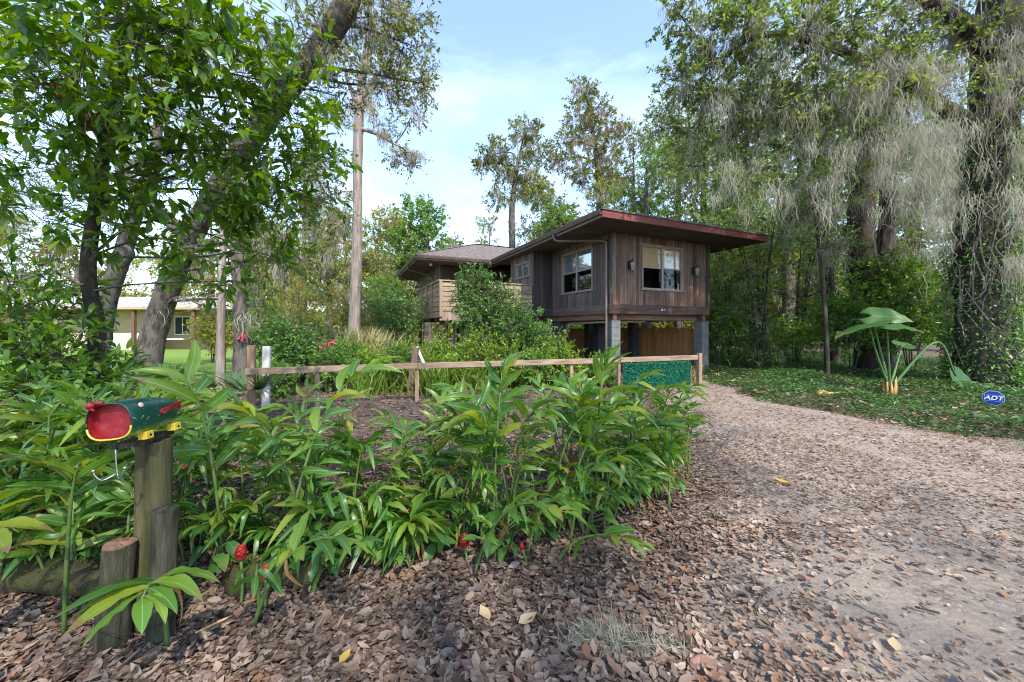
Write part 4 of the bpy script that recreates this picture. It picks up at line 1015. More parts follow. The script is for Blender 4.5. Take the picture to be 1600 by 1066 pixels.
# ---- tall pale cypress trunk
make_tree('tall_cypress', 'tall bare pale cypress trunk with moss, left of the house', 'tree', at(553, 572, 16.5) * (1, 1, 0),
          [at(553, 572, 16.5) - (0, 0, .1), at(553, 545, 16.5), at(554, 500, 16.5), at(557, 400, 16.5), at(559, 300, 16.5), at(560, 210, 16.5), at(563, 150, 16.5), at(575, 60, 16.5), at(580, -40, 16.5)], [.40, .31, .25, .22, .2, .21, .18, .12, .05],
          [C(600, 105, 16.3, 1.1, 90), C(540, 90, 16.4, 1.0, 70), C(645, 175, 16, .7, 50), C(600, 200, 16.4, .6, 36), C(520, 190, 16.3, .7, 40), C(638, 250, 16, .45, 36), C(618, 245, 16, .35, 18), C(500, 285, 16.3, .7, 40), C(585, 30, 16.4, 1.3, 90), C(520, 380, 16, .5, 22), C(660, 120, 15.8, .5, 30)], 'oakleaf', bark='bark_pale', per=9, size=.14, tl=.55,
          limbs=[([at(560, 200, 16.5), at(590, 210, 16.3), at(625, 230, 16.1), at(645, 240, 16)], [.09, .07, .05, .02]), ([at(562, 160, 16.5), at(580, 130, 16.4), at(605, 100, 16.3)], [.14, .1, .04]), ([at(561, 170, 16.5), at(545, 130, 16.4), at(535, 90, 16.4)], [.12, .09, .04])],
          moss=(60, 26, 1.0, .018, 'moss_tan'), extra_moss=[([at(615 + k, 232 + abs(k) * .2, 16.0) for k in range(0, 46, 5)], 30, .9, .016, 'moss'), ([at(548 + k, 160, 16.4) for k in range(0, 40, 6)], 30, 1.6, .02, 'moss_tan')])

far_bushes = []
# ---- far trees round the house
def far_tree(name, label, px, top, Z, w, leafk, n, bark='bark', mossn=40, key='moss', size=.2, h0=.35, lean=0.0, cols=5, mlen=1.6, spread=1.0):
    x = (px - 800) / F * Z; ht = EYE + (HY - top) / F * Z; b = np.array([x, Z, 0.0])
    tr = [b - (0, 0, .1), b + (lean * .2, 0, ht * .3), b + (lean * .55, 0, ht * .62), b + (lean, 0, ht * .95)]
    cl_ = []
    for k in range(cols):
        f = h0 + (1 - h0) * (k + .5) / cols; rr = w * (.55 + .6 * math.sin(math.pi * min(1, (k + .8) / (cols + .5))))
        for j in range(2):
            a = RNG.uniform(0, 6.28); c = b + np.array([lean * f + math.cos(a) * rr * .55 * spread, math.sin(a) * rr * .55 * spread, ht * f + RNG.uniform(-.4, .4)])
            cl_.append((c, (rr * .58, rr * .58, min(rr * .55, ht * .10)), int(1.5 * n) // (2 * cols)))
    return make_tree(name, label, 'tree', b, tr, [w * .10 + .12, w * .075 + .08, w * .05 + .05, .03], cl_, leafk, bark=bark, per=17, size=size * 1.2, tl=size * 3.2, limb_r=.07, moss=(mossn, 22, mlen, .03, key) if mossn else None, group='trees beyond the house')
cb = at(803, 560, 38) * (1, 1, 0)
make_tree('cypress_tree', 'bare-stemmed tree hung with grey moss, standing tall above the roof valley', 'tree', cb, [cb - (0, 0, .1), at(802, 420, 38), at(800, 330, 38), at(806, 270, 38), at(818, 215, 38)], [.5, .36, .3, .2, .06],
          [C(820, 205, 38, 1.6, 80), C(835, 235, 38, 1.3, 60), C(775, 240, 38, 1.7, 90), C(758, 255, 38, 1.0, 40), C(790, 268, 38, 1.3, 50), C(828, 275, 38, 1.4, 60), C(780, 310, 38, 1.2, 44), C(818, 300, 38, .9, 30)], 'oakleaf', per=15, size=.3, tl=.75, limb_r=.09, moss=(170, 24, 1.9, .035, 'moss'), group='trees beyond the house')
cb = at(935, 560, 40) * (1, 1, 0)
make_tree('cypress_tree', 'tallest mossy tree rising behind the main roof', 'tree', cb, [cb - (0, 0, .1), at(934, 400, 40), at(938, 310, 40), at(930, 230, 40), at(915, 140, 40)], [.6, .45, .38, .25, .06],
          [C(912, 145, 40, 1.5, 60), C(905, 180, 40, 1.8, 90), C(935, 175, 40, 1.5, 60), C(955, 200, 40, 1.4, 50), C(925, 215, 40, 1.8, 80), C(880, 225, 40, 1.6, 70), C(868, 250, 40, 1.1, 40), C(950, 245, 40, 1.6, 70), C(905, 265, 40, 1.6, 70), C(935, 285, 40, 1.8, 80), C(960, 290, 40, 1.5, 60)], 'oakleaf', per=15, size=.3, tl=.75, limb_r=.09, moss=(190, 24, 2.0, .035, 'moss_tan'), group='trees beyond the house')
far_tree('cypress_tree', 'small pale mossy treetop just above the wing roof ridge', 765, 340, 36, 1.3, 'cypress', 90, 'bark', 40, 'moss_tan', .22, .4)
far_tree('sweetgum_tree', 'bushy dark green tree above the left roof wing', 668, 318, 31, 2.6, 'fresh', 420, 'bark', 0, 'moss', .26, .3)
far_tree('yellow_cypress', 'yellow-green feathery cypress left of the wing roof', 608, 338, 36, 2.8, 'yellowgreen', 420, 'bark_pale', 60, 'moss_tan', .24, .45)
far_tree('mossy_cypress', 'mossy yellowish cypress left of the tall bare trunk', 515, 330, 30, 2.0, 'cypress', 260, 'bark', 130, 'moss', .22, .35, mlen=2.2)
far_tree('mossy_cypress', 'pale moss-hung cypress seen through the oak leaves', 450, 360, 26, 2.0, 'cypress', 200, 'bark_pale', 130, 'moss_tan', .2, .35, mlen=2.0)
far_tree('cypress_tree', 'olive mossy tree just right of the roof valley', 860, 290, 34, 2.6, 'cypress', 420, 'bark', 90, 'moss_tan', .24, .3)
for (px, top, Z, w, kk, n, lab) in ((1010, 235, 33, 4.0, 'fresh', 700, 'broad green tree behind the front fascia of the house'), (1100, 200, 27, 3.8, 'oakleaf_r', 760, 'olive mossy oak crown above the right end of the roof'), (1190, 250, 24, 3.2, 'fresh', 640, 'green tree just right of the roof corner'), (960, 290, 38, 3.5, 'cypress', 420, 'pale green tree peeking over the roof ridge')):
    far_tree('background_oak', lab, px, top, Z, w, kk, n, 'bark', 90, 'moss', .2, .18, cols=6)
mb_ = at(1230, 565, 18.0) * (1, 1, 0)
make_tree('mossy_oak', 'leafy olive oak filling the gap between the roof corner and the double oak', 'tree', mb_, [mb_ - (0, 0, .1), at(1232, 450, 18), at(1222, 330, 18), at(1210, 200, 17.5)], [.34, .28, .22, .08],
          [C(1130, 190, 17, 1.5, 120), C(1210, 170, 17, 1.5, 120), C(1290, 210, 17, 1.4, 100), C(1080, 260, 18, 1.4, 110), C(1160, 280, 17, 1.4, 120), C(1240, 300, 17, 1.3, 100), C(1130, 350, 17.5, 1.2, 100), C(1215, 380, 17, 1.1, 90), C(1290, 330, 17.5, 1.1, 70), C(1040, 200, 19, 1.2, 80), C(1060, 120, 18, 1.0, 60), C(1340, 140, 16, 1.4, 80), C(1440, 60, 15, 1.5, 90), C(1250, 100, 16, 1.4, 90), C(1180, 450, 17, .9, 60), C(1500, 250, 14.5, 1.1, 70), C(1460, 380, 14, 1.0, 70), C(1580, 330, 14, 1.2, 70), C(1600, 450, 13, 1.0, 60)], 'oakleaf_r', per=17, size=.15, tl=.6, limb_r=.07, moss=(120, 26, 1.1, .016, 'moss'))

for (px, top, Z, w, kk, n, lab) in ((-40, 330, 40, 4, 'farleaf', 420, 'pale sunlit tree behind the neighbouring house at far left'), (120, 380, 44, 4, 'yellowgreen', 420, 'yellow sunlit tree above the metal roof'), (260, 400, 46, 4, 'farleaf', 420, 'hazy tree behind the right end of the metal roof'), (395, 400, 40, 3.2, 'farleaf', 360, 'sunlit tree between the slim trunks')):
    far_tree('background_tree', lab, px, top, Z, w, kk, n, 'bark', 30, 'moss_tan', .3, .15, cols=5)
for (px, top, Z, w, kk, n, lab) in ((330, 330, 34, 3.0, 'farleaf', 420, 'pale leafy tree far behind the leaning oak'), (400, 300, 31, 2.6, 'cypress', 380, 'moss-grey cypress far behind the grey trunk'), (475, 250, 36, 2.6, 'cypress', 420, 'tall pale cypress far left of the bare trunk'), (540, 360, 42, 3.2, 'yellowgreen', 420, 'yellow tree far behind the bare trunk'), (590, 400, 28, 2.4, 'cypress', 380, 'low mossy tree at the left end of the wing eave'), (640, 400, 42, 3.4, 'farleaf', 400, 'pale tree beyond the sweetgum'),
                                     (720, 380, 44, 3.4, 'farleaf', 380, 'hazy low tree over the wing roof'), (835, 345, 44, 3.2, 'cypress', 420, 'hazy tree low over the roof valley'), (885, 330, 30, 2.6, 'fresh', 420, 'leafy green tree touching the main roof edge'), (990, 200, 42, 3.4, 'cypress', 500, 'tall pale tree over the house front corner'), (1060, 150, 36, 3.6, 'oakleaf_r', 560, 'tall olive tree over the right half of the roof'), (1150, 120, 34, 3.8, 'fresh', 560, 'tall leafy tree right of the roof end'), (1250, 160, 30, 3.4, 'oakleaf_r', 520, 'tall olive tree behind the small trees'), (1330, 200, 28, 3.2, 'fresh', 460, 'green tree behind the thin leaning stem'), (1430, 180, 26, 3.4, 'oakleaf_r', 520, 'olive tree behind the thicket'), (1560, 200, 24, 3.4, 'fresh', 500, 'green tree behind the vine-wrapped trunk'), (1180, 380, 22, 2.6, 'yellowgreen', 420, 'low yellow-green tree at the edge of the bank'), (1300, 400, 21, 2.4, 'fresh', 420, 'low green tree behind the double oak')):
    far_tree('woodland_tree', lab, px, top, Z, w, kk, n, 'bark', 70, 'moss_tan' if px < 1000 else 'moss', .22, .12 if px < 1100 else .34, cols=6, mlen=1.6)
for (px, py, Z, r, n, kk, lab) in ((330, 520, 17, (1.1, .8, 1.0), 240, 'yellowgreen', 'sunlit yellow-green bush on the lawn behind the slim trunk'), (395, 500, 19, (1.4, .9, 1.5), 300, 'fresh', 'sunlit leafy bush behind the fence end'), (60, 530, 16, (1.6, .9, .9), 240, 'fresh', 'bush on the lawn in front of the neighbouring wall')):
    far_bushes.append((px, py, Z, r, n, kk, lab))
# far woodland that closes the horizon
T_, D_, S_ = [], [], []
for a in np.linspace(-1.25, 1.25, 80):
    r = RNG.uniform(62, 78); h = RNG.uniform(5.5, 10) * (0.55 if a < -.28 else 1); c = np.array([math.sin(a) * r, math.cos(a) * r, h * .45])
    P, Dv, L = grow_twigs(c, (3.8, 3.2, h * .55), 330, 1.3); x, y, z = twig_leaves(P, Dv, L, 5, .95, .6); T_.append(x); D_.append(y); S_.append(z)
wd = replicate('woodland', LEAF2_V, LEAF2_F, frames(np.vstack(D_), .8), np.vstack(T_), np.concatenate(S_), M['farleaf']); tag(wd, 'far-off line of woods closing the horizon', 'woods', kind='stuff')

# ---- right side: vine-wrapped giant, double oak, thin trunks, thicket
vb = np.array([12.3, 9.5, 0.0])
vt = [vb - (0, 0, .1), at(1537, 560, 9.5), at(1533, 480, 9.5), at(1530, 380, 9.5), at(1538, 280, 9.4), at(1548, 180, 9.3), at(1560, 80, 9.2), at(1570, -30, 9.1), at(1580, -160, 9)]
cl = []
for (px, py, Z, r, n) in [(1480, 60, 9.2, 1.0, 70), (1400, 30, 8.6, 1.0, 80), (1310, 40, 8.2, .9, 80), (1230, 60, 8.2, .8, 70), (1160, 40, 8.4, .7, 60), (1100, 60, 8.6, .55, 46), (1070, 130, 8.8, .45, 34), (1130, 140, 8.8, .6, 50), (1200, 160, 8.6, .7, 60), (1290, 140, 8.6, .8, 70), (1380, 130, 8.8, .9, 70), (1450, 150, 9, .8, 50), (1590, 60, 8.6, 1.0, 50), (1600, 200, 8.8, .7, 36),
                          (1250, 230, 9.2, .7, 50), (1340, 230, 9.4, .7, 50), (1150, 220, 9.4, .6, 46), (1085, 215, 9.6, .5, 34), (1060, 20, 8.6, .5, 30), (1500, -60, 8.8, 1.4, 60), (1300, -60, 8.4, 1.4, 60), (1150, -60, 8.4, 1.2, 50), (1700, 120, 9, 1.3, 50)]:
    cl.append(C(px, py, Z, r, n))
mr_ = [at(x, y, 8.8 + RNG.uniform(-.7, .9)) for (x, y) in [(RNG.uniform(1090, 1600), RNG.uniform(-20, 330)) for _ in range(120)] + [(1470 + RNG.uniform(-28, 20), RNG.uniform(40, 400)) for _ in range(40)] + [(1602 + RNG.uniform(-24, 40), RNG.uniform(0, 450)) for _ in range(44)] + [(1415 + RNG.uniform(-40, 40), RNG.uniform(80, 300)) for _ in range(30)] + [(1355 + RNG.uniform(-25, 25), RNG.uniform(0, 240)) for _ in range(18)]]
vine_oak = make_tree('vine_oak', 'massive right-hand trunk wrapped in dry vines and ivy with curtains of moss', 'tree', vb, vt, [.62, .52, .46, .43, .42, .42, .42, .38, .3], cl, 'oakleaf_r', bark='bark_dark', per=21, size=.125, tl=.42, limb_r=.045, near=0, lump=.16, trunk_n=16,
          limbs=[([at(1545, 210, 9.3), at(1470, 165, 9), at(1400, 120, 8.7), at(1290, 70, 8.4), at(1190, 55, 8.3), at(1120, 100, 8.6)], [.2, .15, .12, .09, .06, .03]), ([at(1560, 90, 9.2), at(1480, 20, 8.8), at(1350, -30, 8.4), at(1230, -40, 8.3)], [.2, .16, .11, .05]),
                 ([at(1170, -40, 8.3), at(1168, 30, 8.35), at(1150, 90, 8.5), at(1105, 140, 8.7)], [.05, .045, .035, .012]), ([at(1535, 240, 9.4), at(1440, 135, 9.3), at(1370, 150, 9.4), at(1330, 190, 9.5)], [.12, .08, .05, .02])],
          moss=(230, 30, .7, .010, 'moss'), extra_moss=[(mr_, 34, 1.4, .0092, 'moss'), ([at(1180 + RNG.uniform(-8, 8), RNG.uniform(-20, 60), 8.4) for _ in range(7)], 60, 1.5, .010, 'moss'), ([at(1183, 150 + k * 12, 9.0) for k in range(8)], 30, 1.2, .010, 'moss'), ([at(1165, 190 + k * 20, 9.2) for k in range(8)], 14, .8, .01, 'moss')])
# dry vines tangled over the trunk
for k in range(46):
    y0 = RNG.uniform(60, 560); a0 = RNG.uniform(2.4, 6.6); pts = []
    TPv = spline(np.array(vt), 40)
    for j in range(7):
        f = (1 - (y0 - j * RNG.uniform(8, 34) + 160) / 760.0); q = TPv[int(np.clip(f, 0, 1) * 39)]
        a = a0 + math.sin(j * .8 + k) * .5 + j * RNG.uniform(-.12, .12); rr = .50 + RNG.uniform(0, .16); pts.append(q + np.array([math.cos(a) * rr, math.sin(a) * rr, RNG.uniform(-.05, .05)]) - vb)
    m = MB(); m.tube(spline(pts, 20), RNG.uniform(.006, .016), 5); m.build('dry_vine', M['vine'], vine_oak, smooth=True)
# ivy on the trunk and at its foot
n = 9500; f = RNG.random(n) ** 1.35; TPv = spline(np.array(vt), 200); q = TPv[(f * 120).astype(int)]; a = RNG.uniform(0, 6.28, n); rr = .5 + RNG.uniform(0, .24, n) + .2 * np.clip(.2 - f, 0, 1)
Ti = q + np.stack([np.cos(a) * rr, np.sin(a) * rr, RNG.normal(0, .1, n)], 1); Di = norm(np.stack([np.cos(a), np.sin(a), -.5 * np.ones(n)], 1) + RNG.normal(0, .5, (n, 3)))
o = replicate('ivy', LEAF2_V, LEAF2_F, frames(Di, .8), Ti - vb, RNG.uniform(.06, .13, n), M['shrubdark'], vine_oak); tag(o, kind='stuff')

ob = at(1372, 570, 13.0) * (1, 1, 0)
make_tree('double_oak', 'dark double-stemmed oak behind the elephant ear plant', 'tree', ob, [ob - (0, 0, .1), at(1365, 520, 13), at(1352, 440, 13), at(1345, 360, 13), at(1352, 270, 12.8), at(1368, 180, 12.6), at(1380, 60, 12.4)], [.55, .5, .46, .4, .34, .28, .15],
          [C(1300, 300, 12.5, 1.0, 70), C(1420, 300, 12.8, 1.0, 70), C(1270, 200, 12.5, 1.2, 90), C(1380, 120, 12.5, 1.3, 100), C(1450, 220, 12.6, 1.2, 80), C(1300, 380, 12.6, .6, 40), C(1430, 400, 12.4, .7, 50), C(1250, 330, 12.2, .6, 40)], 'oakleaf_r', bark='bark_dark', per=20, size=.12, tl=.5, moss=(100, 30, 1.2, .014, 'moss'), lump=.18,
          limbs=[([at(1370, 500, 12.95), at(1382, 400, 12.8), at(1390, 300, 12.7), at(1385, 200, 12.6)], [.28, .26, .24, .16]), ([at(1350, 320, 13), at(1335, 282, 12.8), at(1305, 278, 12.6), at(1270, 300, 12.4), at(1285, 340, 12.4)], [.18, .15, .13, .11, .08])])
for (px, Z, tops, lab, r0) in ((1293, 11.5, 400, 'thin leaning dark stem left of the double oak', .07), (1305, 15, 420, 'dark trunk in shade behind the double oak', .2)):
    b = at(px, 570, Z) * (1, 1, 0)
    make_tree('understorey_tree', lab, 'tree', b, [b - (0, 0, .1), at(px - 3, 500, Z), at(px - 10, 420, Z), at(px - 18, 340, Z), at(px - 22, 260, Z)], [r0, r0 * .85, r0 * .7, r0 * .5, .02], [C(px - 10, 330, Z, .6, 40), C(px + 20, 390, Z, .6, 34), C(px - 40, 280, Z, .7, 40)], 'fresh', bark='bark_dark', per=9, size=.11, tl=.4, moss=(30, 20, .8, .012, 'moss'))
# many-stemmed small trees beside the house
def multi_stem(name, label, px, Z, top, w, leafk, n, stems=4, size=.11, mossn=30, bark='bark_dark'):
    b = at(px, 560, Z) * (1, 1, 0); ht = EYE + (HY - top) / F * Z; lim, cl_ = [], []
    for k in range(stems):
        a = RNG.uniform(0, 6.28); e = np.array([math.cos(a) * w * .7, math.sin(a) * w * .5, 0]); lim.append(([b + e * .05, b + e * .25 + (0, 0, ht * .3), b + e * .5 + (0, 0, ht * .6), b + e + (0, 0, ht * .9)], [.045, .035, .026, .012]))
        for f in (.2, .42, .62, .85): cl_.append((b + e * (f + .1) + RNG.normal(0, .25, 3) + (0, 0, ht * f), (w * .55, w * .55, ht * .15), n // (stems * 3)))
    return make_tree(name, label, 'tree', b, [b - (0, 0, .05), b + (0, 0, ht * .35), b + (.1, 0, ht * .7)], [.09, .06, .02], cl_, leafk, bark=bark, limbs=lim, per=18, size=size, tl=size * 3.5, limb_r=.03, moss=(mossn, 20, .9, .013, 'moss') if mossn else None, group='small trees beside the house')
multi_stem('crape_myrtle', 'many-stemmed small tree with pale moss right of the house', 1190, 13.5, 330, 1.5, 'fresh', 330, 5)
multi_stem('small_tree', 'leafy green small tree against the right corner of the house', 1140, 15.5, 360, 1.3, 'fresh', 300, 4)
multi_stem('small_tree', 'small tree in the gap left of the thin leaning stem', 1245, 15.5, 340, 1.4, 'oakleaf_r', 280, 4)

def shrub(name, label, ctr, rad, n, leafk, size=.07, per=14, tl=.25, group=None, cat='shrub', stems=5, tmpl=2, shell=.4, near=0):
    ctr = np.array(ctr, float); rad = np.array(rad, float); b = ctr * (1, 1, 0); lim = []
    for k in range(stems):
        a = RNG.uniform(0, 6.28); e = np.array([math.cos(a) * rad[0] * .5, math.sin(a) * rad[1] * .5, 0]); lim.append(([b + e * .1 - (0, 0, .03), b + e * .5 + (0, 0, ctr[2] * .6), b + e + (0, 0, ctr[2] + rad[2] * .4)], [.022, .016, .006]))
    cl_ = [(ctr, rad * .75, n // 3)]
    for k in range(7):
        d = norm(RNG.normal(size=3)); d[2] = abs(d[2]) if ctr[2] < rad[2] else d[2]; cl_.append((ctr + d * rad * .55, rad * RNG.uniform(.35, .6), n // 10))
    return make_tree(name, label, cat, b, None, None, cl_, leafk, bark='bark_dark', limbs=lim, per=per, size=size, tl=tl, limb_r=.018, group=group, tmpl=tmpl, shell=shell, near=near)
# thicket under the right-hand trees
for (px, py, Z, r, n, kk, lab) in ((1125, 520, 13.8, (.8, .8, 1.1), 260, 'laurel', 'dark green shrub hugging the right pier of the house'), (1330, 500, 12.2, (1.3, .9, 1.1), 420, 'laurel', 'dense dark thicket shrub left of the elephant ear leaves'), (1425, 490, 11.6, (1.2, .9, 1.2), 420, 'laurel', 'dense dark thicket shrub between the elephant ear and the vine trunk'),
                                    (1240, 525, 14.5, (1.1, .9, .8), 240, 'fresh', 'sunlit shrub at the back of the ground cover'), (1590, 520, 11.5, (1.0, .8, 1.0), 240, 'fresh', 'bright green shrub right of the vine-wrapped trunk'), (1385, 430, 12.3, (1.2, .9, .8), 300, 'laurel', 'tall dark foliage mass below the double oak fork'), (1700, 500, 11, (1.4, 1, 1.3), 200, 'fresh', 'shrub past the right edge beyond the vine trunk'),
                                    (1180, 540, 17, (1.6, .9, .9), 240, 'yellowgreen', 'pale sunlit brush seen through the small trees')):
    shrub('thicket_shrub', lab, at(px, py, Z), r, n, kk, size=.12, tl=.35)
for (px, py, Z, r, n, kk, lab) in far_bushes: shrub('lawn_bush', lab, at(px, py, Z), r, n, kk, size=.12, tl=.35)
# shrubs before the house
shrub('camellia_shrub', 'tall dark glossy shrub hiding part of the deck railing', (-.8, 11.3, 2.25), (1.2, .85, 1.45), 1150, 'shrubdark', size=.085, tl=.25)
shrub('camellia_shrub', 'rounded dark shrub lower right of the tall one below the jog', (.4, 11.1, 1.4), (1.05, .8, 1.1), 760, 'shrubdark', size=.085, tl=.25)
for (x, y, z, r, n, lab) in ((-2.1, 10.9, .85, (.6, .5, .65), 220, 'yellow-green young shrub below the deck corner'), (-1.0, 10.2, .9, (.75, .5, .7), 260, 'bright green shrub in front of the tall dark one'), (.2, 10.0, .6, (.7, .45, .5), 200, 'bright green low shrub behind the middle of the rail'), (1.25, 10.4, .8, (.45, .45, .6), 140, 'light green shoots in front of the dark pier'), (-3.0, 11.8, .7, (.7, .6, .6), 200, 'bright green shrub behind the board stand'), (-3.4, 10.2, .5, (.6, .5, .45), 160, 'yellow-green low growth left of the board stand')):
    shrub('young_shrub', lab, (x, y, z), r, n, 'shrublight', size=.085, tl=.28, stems=6)
for (px, Z, h, r, n, kk, lab) in ((520, 9.4, .55, (.55, .4, .5), 170, 'fresh', 'leafy green plant behind the second fence post'), (575, 9.6, .5, (.5, .4, .5), 170, 'shrublight', 'bright leafy plant midway between the left fence posts'), (620, 9.4, .55, (.5, .4, .55), 170, 'fresh', 'leafy plant just left of the board stand'), (690, 9.6, .45, (.55, .4, .45), 170, 'shrublight', 'bright leafy plant just right of the board stand'), (830, 9.9, .5, (.5, .4, .5), 160, 'fresh', 'leafy plant behind the rail below the jog wall'), (880, 10.2, .55, (.5, .4, .55), 170, 'shrublight', 'bright leafy plant behind the right fence post'), (935, 10.4, .4, (.4, .35, .4), 130, 'fresh', 'leafy plant at the left edge of the hedge mat'), (430, 8.6, .4, (.4, .35, .4), 130, 'fresh', 'leafy plant at the foot of the white post')):
    q_ = at(px, 560, Z); shrub('border_plant', lab, (q_[0], Z, h), r, n, kk, size=.10, tl=.28)
for (px, py, Z, r, n, kk, lab) in ((620, 500, 14.5, (1.1, .9, 1.3), 520, 'shrubdark', 'dark rounded shrub left of the deck'), (600, 455, 17, (1.2, .9, 1.0), 300, 'fresh', 'lighter leafy shrub behind the dark rounded one'), (450, 545, 10.0, (.8, .6, .75), 380, 'shrubdark', 'dark dense shrub behind the white post'), (505, 540, 11.5, (.9, .7, .7), 300, 'shrubdark', 'dark tangled shrub beneath the rose blooms'), (550, 565, 10.6, (.6, .5, .5), 200, 'fresh', 'leafy green shrub in front of the tan grass'),
                                    (470, 470, 20, (2.4, 1.2, 1.7), 420, 'yellowgreen', 'yellow-green sunlit brush behind the roses'), (420, 490, 22, (2, 1.2, 1.5), 300, 'fresh', 'sunlit shrub behind the grey trunk'), (540, 480, 24, (3, 1.2, 2), 400, 'cypress', 'pale mossy brush behind the tall cypress trunk'), (600, 480, 27, (3, 1.2, 2.6), 420, 'cypress', 'pale far brush right of the tall cypress trunk')):
    shrub('garden_shrub', lab, at(px, py, Z), r, n, kk, size=.10, tl=.3)

# ---- unseen oak added behind the viewer; its thin high crown dapples the near ground
shade = make_tree('shade_oak', 'tall oak behind the viewer whose thin high crown dapples the near ground', 'tree', (9.0, -13.0, 0), [(9.0, -13.0, -.1), (8.6, -12.6, 5), (7.6, -12, 10), (6.4, -11.2, 14), (5.6, -10.6, 17)], [.6, .48, .38, .26, .1],
                  [((6.0 + x, -11.6 + y, 15.5 + RNG.uniform(-1.5, 1.5)), (1.9, 1.9, 1.1), 58) for x in (-5.5, -2.9, -.3, 2.3) for y in (-.5, 2.2, 4.6, 7.0)], 'oakleaf', per=9, size=.15, tl=.7, limb_r=.06)
# ================================================================== ginger bed
def blade_variant(width, droop, fold, wave, seed, tipcurl=0.0, p=.75):
    r = random.Random(seed); V, Fc = [], []; n = 9
    for i in range(n + 1):
        t = i / n; w = width * math.sin(math.pi * min(1, t ** p)) ** .75 if 0 < t < 1 else .004 * (1 - t)
        z = .10 * math.sin(t * 2.2) - droop * t * t - tipcurl * max(0, t - .7) ** 2 * 4; x = t * (1 - .25 * droop * t)
        for s in (-1, 1): pass
        wl, wr = wave * math.sin(t * 11 + r.random() * 6) * w, wave * math.sin(t * 13 + r.random() * 6) * w
        V += [(x, -w, z + fold * w + wl), (x, 0, z), (x, w, z + fold * w + wr)]
    for i in range(n):
        for j in (0, 1):
            a = i * 3 + j; Fc.append((a, a + 3, a + 4, a + 1))
    return V, Fc
def blade_meshes(name, mat, specs):
    res = []
    for k, sp in enumerate(specs):
        V, Fc = blade_variant(*sp, seed=k + 3); me = mesh_arrays(name, V, Fc, True); me.materials.append(mat); res.append(me)
    return res
GB = blade_meshes('ginger_blade', M['ginger'], [(.10, .12, .35, .25), (.108, .25, .3, .4), (.095, .4, .45, .3), (.115, .05, .25, .45), (.10, .6, .35, .35), (.09, .2, .7, .4), (.10, .85, .3, .3), (.085, .3, .9, .5)])
GF = blade_meshes('broad_blade', M['ginger'], [(.15, .15, .3, .2), (.14, .3, .3, .25), (.16, .1, .25, .3), (.14, .4, .25, .25)])
M['witherleaf'] = leaf_mat('withered_ginger', [(.3, .26, .04), (.34, .22, .06), (.2, .12, .05), (.26, .3, .05)], .6, .35, .3)
GW = blade_meshes('withered_blade', M['witherleaf'], [(.07, .6, .9, .6), (.06, .9, 1.1, .5), (.08, .3, .6, .5)])
OV = blade_meshes('oval_blade', M['lowleaf'], [(.2, .15, .25, .15), (.22, .3, .2, .2), (.18, .4, .3, .15)])

def basis(d, up):
    d = norm(d); y = norm(np.cross(up, d)); return np.stack([d, y, np.cross(d, y)], 1)

def add_leaf(parent, og, meshes, p, d, up, s, name='leaf'):
    o = bpy.data.objects.new(name, meshes[RNG.integers(0, len(meshes))]); Mx = np.eye(4); Mx[:3, :3] = basis(np.array(d), np.array(up)) * s; Mx[:3, 3] = np.array(p) - og
    o.parent = parent; o.matrix_basis = Matrix(Mx.tolist()); COL.objects.link(o); return o

GROUPS = {}
def ginger(base, tip, nl, L, label, arch=1.0, r=.011, first=.28, group='ginger stalks in the bed', fan=.9, blades=None):
    GBx = blades or GB
    base, tip = np.array(base, float), np.array(tip, float); h = tip[2]
    ctrl = base * .72 + tip * .28; ctrl[2] = h * (.85 + .3 * arch)
    t = np.linspace(0, 1, 14)[:, None]; P = (1 - t) ** 2 * base + 2 * t * (1 - t) * ctrl + t * t * tip
    root = empty('ginger_stalk', base); tag(root, label, 'ginger plant', group)
    m = MB(); m.tube(P - base, np.linspace(r, r * .35, 14), 6); m.build('stem', M['ginger_stem'], root, smooth=True)
    hd = norm((tip - base) * (1, 1, 0) + (1e-3, 0, 0)); side = np.array([-hd[1], hd[0], 0]); a0 = RNG.normal(0, .5); side = norm(side * math.cos(a0) + hd * math.sin(a0))
    for k in range(nl):
        f = first + (1 - first) * (k + .5) / nl; i = min(12, int(f * 13)); q = P[i] + (P[i + 1] - P[i]) * (f * 13 - i); tg = norm(P[i + 1] - P[i])
        sg = 1 if k % 2 else -1; ff = (f - first) / (1 - first); open_ = fan * (1 - .55 * ff ** 2)
        d = tg * (.35 + .55 * ff) + side * sg * open_ + RNG.normal(0, .14, 3) + np.array([0, 0, -.12 + .1 * ff]); nrm = np.cross(tg, side); nrm = nrm if nrm[2] > 0 else -nrm
        s = 1.0 * L * (.72 + .5 * math.sin(math.pi * (.2 + .75 * ff))) * RNG.uniform(.85, 1.12)
        old = ff < .3 and RNG.random() < .16
        add_leaf(root, base, GW if old else GBx, q, d + (np.array([0, 0, -1.2]) if old else 0), nrm + RNG.normal(0, .3, 3) + (0, 0, .35), s * (.8 if old else 1))
    add_leaf(root, base, GBx, P[-1], norm(P[-1] - P[-2]) + RNG.normal(0, .1, 3), np.array([.1, 0, 1.0]), L * .8)
    return root

lab_mail = 'leafy ginger stalk among those crowding around the mailbox post'
lab_mid = 'leafy ginger stalk among those in the middle of the bed'
lab_right = 'leafy ginger stalk in the tall clump beside the drive'
lab_back = 'leafy ginger stalk at the back of the bed towards the rail fence'
